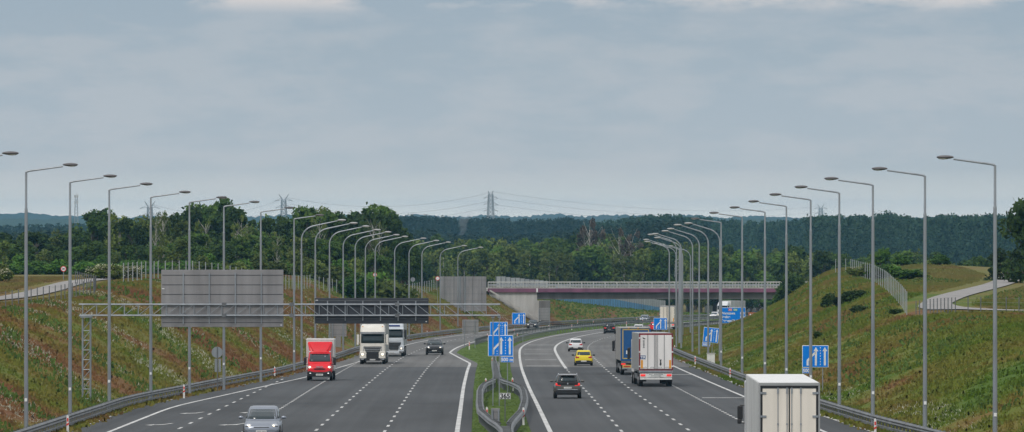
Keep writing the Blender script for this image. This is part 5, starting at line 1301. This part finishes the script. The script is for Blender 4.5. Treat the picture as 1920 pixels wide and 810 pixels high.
# ------------------------------------------------------------------ grass tufts on banks, verges and median
def tufts(name, label, pts, hgt, wid, material, seed, blades=4):
    g = np.random.default_rng(seed); O = np.array(pts)   # (off, d)
    X = O[:, 0] + XE(O[:, 1]); Z = ground_z(X, O[:, 1]); n0 = len(X)
    V, Fq = [], []
    X = np.repeat(X, blades); D = np.repeat(O[:, 1], blades); Z = np.repeat(Z, blades); n_ = len(X)
    UV = np.repeat(O, blades, 0)
    X = X + g.normal(0, wid * 1.1, n_); D = D + g.normal(0, wid * 2, n_)
    h = hgt * g.uniform(.5, 1.3, n_); a = g.uniform(0, math.pi, n_); w_ = wid * g.uniform(.5, 1.2, n_) * .5
    lean = g.normal(0, .28, (n_, 2)) * h[:, None]
    ca, sa = np.cos(a) * w_, np.sin(a) * w_ * .6
    base = np.stack([X, D, Z - .05], 1)
    v0 = base + np.stack([-ca, -sa, 0 * a], 1); v1 = base + np.stack([ca, sa, 0 * a], 1)
    v2 = base + np.stack([lean[:, 0] + ca * .25, lean[:, 1], h], 1); v3 = base + np.stack([lean[:, 0] * .5 - ca * .9, lean[:, 1] * .5, h * .7], 1)
    V = np.stack([v0, v1, v2, v3], 1).reshape(-1, 3)
    o = npmesh(name, V, np.arange(n_ * 4).reshape(-1, 4), material, np.repeat(UV, 4, 0)); tag(o, label, 'grass', kind='stuff'); return o
g = np.random.default_rng(3)
def seg_dist(P_, tr):
    m_ = np.full(len(P_), 1e9)
    for a, b_ in zip(tr[:-1], tr[1:]):
        a = np.array(a, float); b_ = np.array(b_, float); ab = b_ - a; q = np.clip(((P_ - a) @ ab) / (ab @ ab), 0, 1)[:, None]
        m_ = np.minimum(m_, np.linalg.norm(P_ - (a + ab * q), axis=1))
    return m_
def off_track(O):
    W = np.stack([O[:, 0] + XE(O[:, 1]), O[:, 1]], 1)
    # keep clear of the gravel, and of the low sight line just in front of it
    return O[(seg_dist(W, TR_L) > 3.0) & (seg_dist(W, TR_R) > 3.6)]
def area(n_, dmin, dmax, lo, hi, power=1.6):
    d = dmin * (dmax / dmin) ** (g.uniform(0, 1, n_)); o = g.uniform(0, 1, n_); a = np.array([lo(q) for q in d]); b_ = np.array([hi(q) for q in d])
    return np.stack([a + (b_ - a) * o, d], 1)
L_in = area(90000, 270, 1250, lambda d: -62 if d < 700 else -46, lambda d: float(EL(d)) - 2.9)
Rt_in = area(80000, 270, 1250, lambda d: float(RR(d)) + .35, lambda d: 58 if d < 900 else 46)
tufts('grass', 'wild red and green grass covering the left embankment', off_track(L_in), .20, .17, 'tuft', 31, 5)
tufts('grass', 'wild red and green grass covering the right embankment', off_track(Rt_in), .20, .17, 'tuft', 32, 5)
Md = np.concatenate([area(9000, 270, 900, lambda d: float(ERl(d)) + .95, lambda d: -1.15), area(5000, 900, 1500, lambda d: -6.6, lambda d: -1.2)])
tufts('grass', 'short green grass of the median', Md, .07, .20, 'tuft', 33)
# weeds growing under the guardrail
Wd = np.concatenate([area(5000, 270, 1400, lambda d: float(EL(d)) - 3.0, lambda d: float(EL(d)) - 2.35), area(2500, 270, 700, lambda d: float(RR(d)) - .3, lambda d: float(RR(d)) + .4)])
tufts('grass', 'weeds growing under the outer guardrails', Wd, .26, .25, 'tuft', 36)
mat('flower_white', (.46, .46, .36), .9)
mat('weed_green', (.085, .145, .022), .9, noise_amt=.4)
def masked(P_, f): return P_[np.array([f(o, d) for o, d in P_])]
def streak_mask(o, d): 
    # flower drifts run down the slope
    v = noise.noise(Vector((o * .035 + d * .010, (d + o * 3.2) * .045, 1.7))) + .5 * noise.noise(Vector((o * .15, d * .12, 4.1)))
    return v > .24
FL = area(60000, 280, 1150, lambda d: -40, lambda d: float(EL(d)) - 5.0)
FL = off_track(masked(FL, streak_mask))
tufts('wildflowers', 'drifts of small white flowers running down the left embankment', FL, .20, .06, 'flower_white', 41, 3)
GL = masked(area(15000, 280, 1150, lambda d: -40, lambda d: float(EL(d)) - 4.0), lambda o, d: noise.noise(Vector((o * .05 + d * .01, (d + o * 3.0) * .05, 1.2))) > .18)
tufts('weeds', 'dark green leafy weeds among the white flowers of the left embankment', off_track(GL), .34, .24, 'weed_green', 42, 3)
FR = masked(area(9000, 285, 700, lambda d: float(RR(d)) + .8, lambda d: 22.5), lambda o, d: noise.noise(Vector((o * .3, d * .03, 9))) > .2)
tufts('wildflowers', 'sparse pale flowers at the foot of the right slope', FR, .18, .05, 'flower_white', 43, 2)
GR = masked(area(9000, 280, 900, lambda d: 22, lambda d: 50), lambda o, d: noise.noise(Vector((o * .12, d * .035, 5.2))) > .25)
tufts('weeds', 'patches of lush green weeds on the right slope', off_track(GR), .30, .24, 'weed_green', 44, 3)
gb = masked(area(2500, 1200, 1500, lambda d: -34, lambda d: -18), lambda o, d: True)
tufts('weeds', 'rough weeds on the bank below the blue noise barrier', gb, .35, .5, 'weed_green', 45, 3)

# ------------------------------------------------------------------ pylons, mast, power lines
def pylon(label, px, d, toprow, hgt, style):
    x = xpix(px, d); zt = H - (toprow - 405) * d / F; z0 = zt - hgt
    t = thing('pylon', label, 'pylon', (x, d, z0), (0, 0, .25))
    hb = hgt - (4.2 if style else 2.4); s = []; wB, wT = 3.4, 1.5; lv = 14
    def cor(z): q = z / hb; w_ = wB * (1 - q) + wT * q; return [(-w_, -w_, z), (w_, -w_, z), (w_, w_, z), (-w_, w_, z)]
    for k in range(lv):
        a, b_ = cor(hb * k / lv), cor(hb * (k + 1) / lv)
        for i in range(4):
            s += [tube([a[i], b_[i]], .22, 4), tube([a[i], b_[(i + 1) % 4]], .15, 4), tube([a[(i + 1) % 4], b_[i]], .15, 4), tube([b_[i], b_[(i + 1) % 4]], .15, 4)]
    P('lattice', 'steel', t, *s)
    arms = []
    for zz, ln in (((hb, 7.2), (hb - 5.2, 6.6)) if style else ((hb - 2.2, 5.6), (hb - 7, 5.6), (hb - 11.8, 5.6))):
        for sg in (-1, 1): arms += [tube([(sg * wT, 0, zz), (sg * ln, 0, zz - 1.0)], .12, 4), tube([(sg * wT, 0, zz + 1.4), (sg * ln, 0, zz - 1.0)], .10, 4)]
    P('cross_arm', 'steel_dark', t, *arms)
    hs = hgt - hb; sp = 3.8 if style else 2.0
    P('horn', 'steel_dark', t, *[tube([(sg * .6, 0, hb), (sg * sp, 0, hb + hs)], .16, 4) for sg in (-1, 1)], *[tube([(sg * 1.4, 0, hb), (sg * sp, 0, hb + hs)], .12, 4) for sg in (-1, 1)])
    return t, x, d, z0 + hb
PY = [pylon('lattice pylon with a wide V-shaped head above the left wood', 532, 4600, 364, 44, True), pylon('tall lattice pylon in the middle of the skyline', 920, 4600, 358, 44, False), pylon('small distant lattice pylon above the right-hand woods', 1539, 6200, 382, 42, True), pylon('lattice pylon barely showing between the trees on the left', 281, 4300, 377, 42, True)]
PY.sort(key=lambda p: p[1])
k = 0
for a, b_ in zip(PY[:-1], PY[1:]):
    for oz, ox in ((-3.4, 5.5), (-8.2, 5.5), (1.8, 2)):
        pts = []
        for i in range(25):
            q = i / 24; pts.append((a[1] + (b_[1] - a[1]) * q + ox, a[2] + (b_[2] - a[2]) * q, a[3] + (b_[3] - a[3]) * q + oz - 9.0 * 4 * q * (1 - q)))
        P_ = P('power_line', 'steel_dark', None, tube(pts, .07, 4))
        tag(P_, f"{['middle', 'lowest', 'top'][(0 if oz == -3.4 else 1 if oz == -8.2 else 2)]} power line of the span {['left of the wide-headed pylon', 'left of the middle pylon', 'right of the middle pylon'][k]}", 'power line', 'power lines on the skyline')
    k += 1
d = 3800; x = xpix(143, d); t = thing('radio_mast', 'slim grey radio mast with antennas on the left skyline', 'radio mast', (x, d, H - (360 - 405) * d / F - 34))
P('lattice', 'steel', t, *[tube([(a * (1.6 - .9 * 0), b_ * 1.6, 0), (a * .6, b_ * .6, 32)], .14, 4) for a in (-1, 1) for b_ in (-1, 1)], *[tube([(-(1.6 - z / 32), -(1.6 - z / 32), z), (1.6 - z / 32, -(1.6 - z / 32), z + 2)], .09, 4) for z in range(0, 31, 2)], *[tube([(1.6 - z / 32, -(1.6 - z / 32), z), (-(1.6 - z / 32), -(1.6 - z / 32), z + 2)], .09, 4) for z in range(0, 31, 2)])
P('antenna', 'box_white', t, *[box(a, -.6, z, .5, .4, 2.0) for a in (-1.0, 0, 1.0) for z in (31.5, 27.5)], tube([(0, 0, 31), (0, 0, 34)], .12, 6))

# ------------------------------------------------------------------ smoke and haze
def volume_mat(name, col, dens, noisy=False):
    m = bpy.data.materials.new(name); m.use_nodes = True; n = m.node_tree.nodes; l = m.node_tree.links; n.clear()
    o = n.new('ShaderNodeOutputMaterial'); v = n.new('ShaderNodeVolumePrincipled'); v.inputs['Color'].default_value = (*col, 1); v.inputs['Density'].default_value = dens; v.inputs['Anisotropy'].default_value = .0
    l.new(v.outputs[0], o.inputs['Volume']); MATS[name] = m; return v
volume_mat('haze', (.28, .68, 1.0), HAZE)
volume_mat('smoke', (.92, .95, 1.0), .055)
d = 2200; x = xpix(870, d)
rings = []
for i in range(9):
    q = i / 8; r_ = .9 + 1.7 * q
    rings.append([(1.9 * q + .35 * math.sin(q * 9) + r_ * math.cos(2 * math.pi * k / 12) * (1 + .15 * math.sin(3 * k + i)), r_ * math.sin(2 * math.pi * k / 12), q * 8.5) for k in range(12)])
sm = P('smoke', 'smoke', None, loft(rings)); sm.location = (x - 1.0, d, H - (441 - 405) * d / F); tag(sm, 'thin pale column of smoke rising from the woods left of the middle', 'smoke', kind='stuff')
hz = P('haze', 'haze', None, box(0, 5130, -11.5, 6400, 10340, 87)); tag(hz, None, None, kind='stuff'); hz.display_type = 'WIRE'

# ------------------------------------------------------------------ labels: number look-alikes from left to right
_by = {}
for o in list(COL.objects):
    if o.parent is None and o.get('category') and o.get('label'): _by.setdefault(o['label'], []).append(o)
ORDL = [w_ if w_ != 'nearest' else 'first' for w_ in ORD]
for lab, os_ in _by.items():
    if len(os_) > 1:
        os_.sort(key=lambda o: o.location.x / max(o.location.y, 1))
        for i, o in enumerate(os_): o['label'] = f"{lab}, {ORDL[min(i, 19)]} from left"
for o in COL.objects:
    if o.parent is None and o.get('label') and len(o['label'].replace(',', ' ').split()) > 16: print('LONG', o['label'])
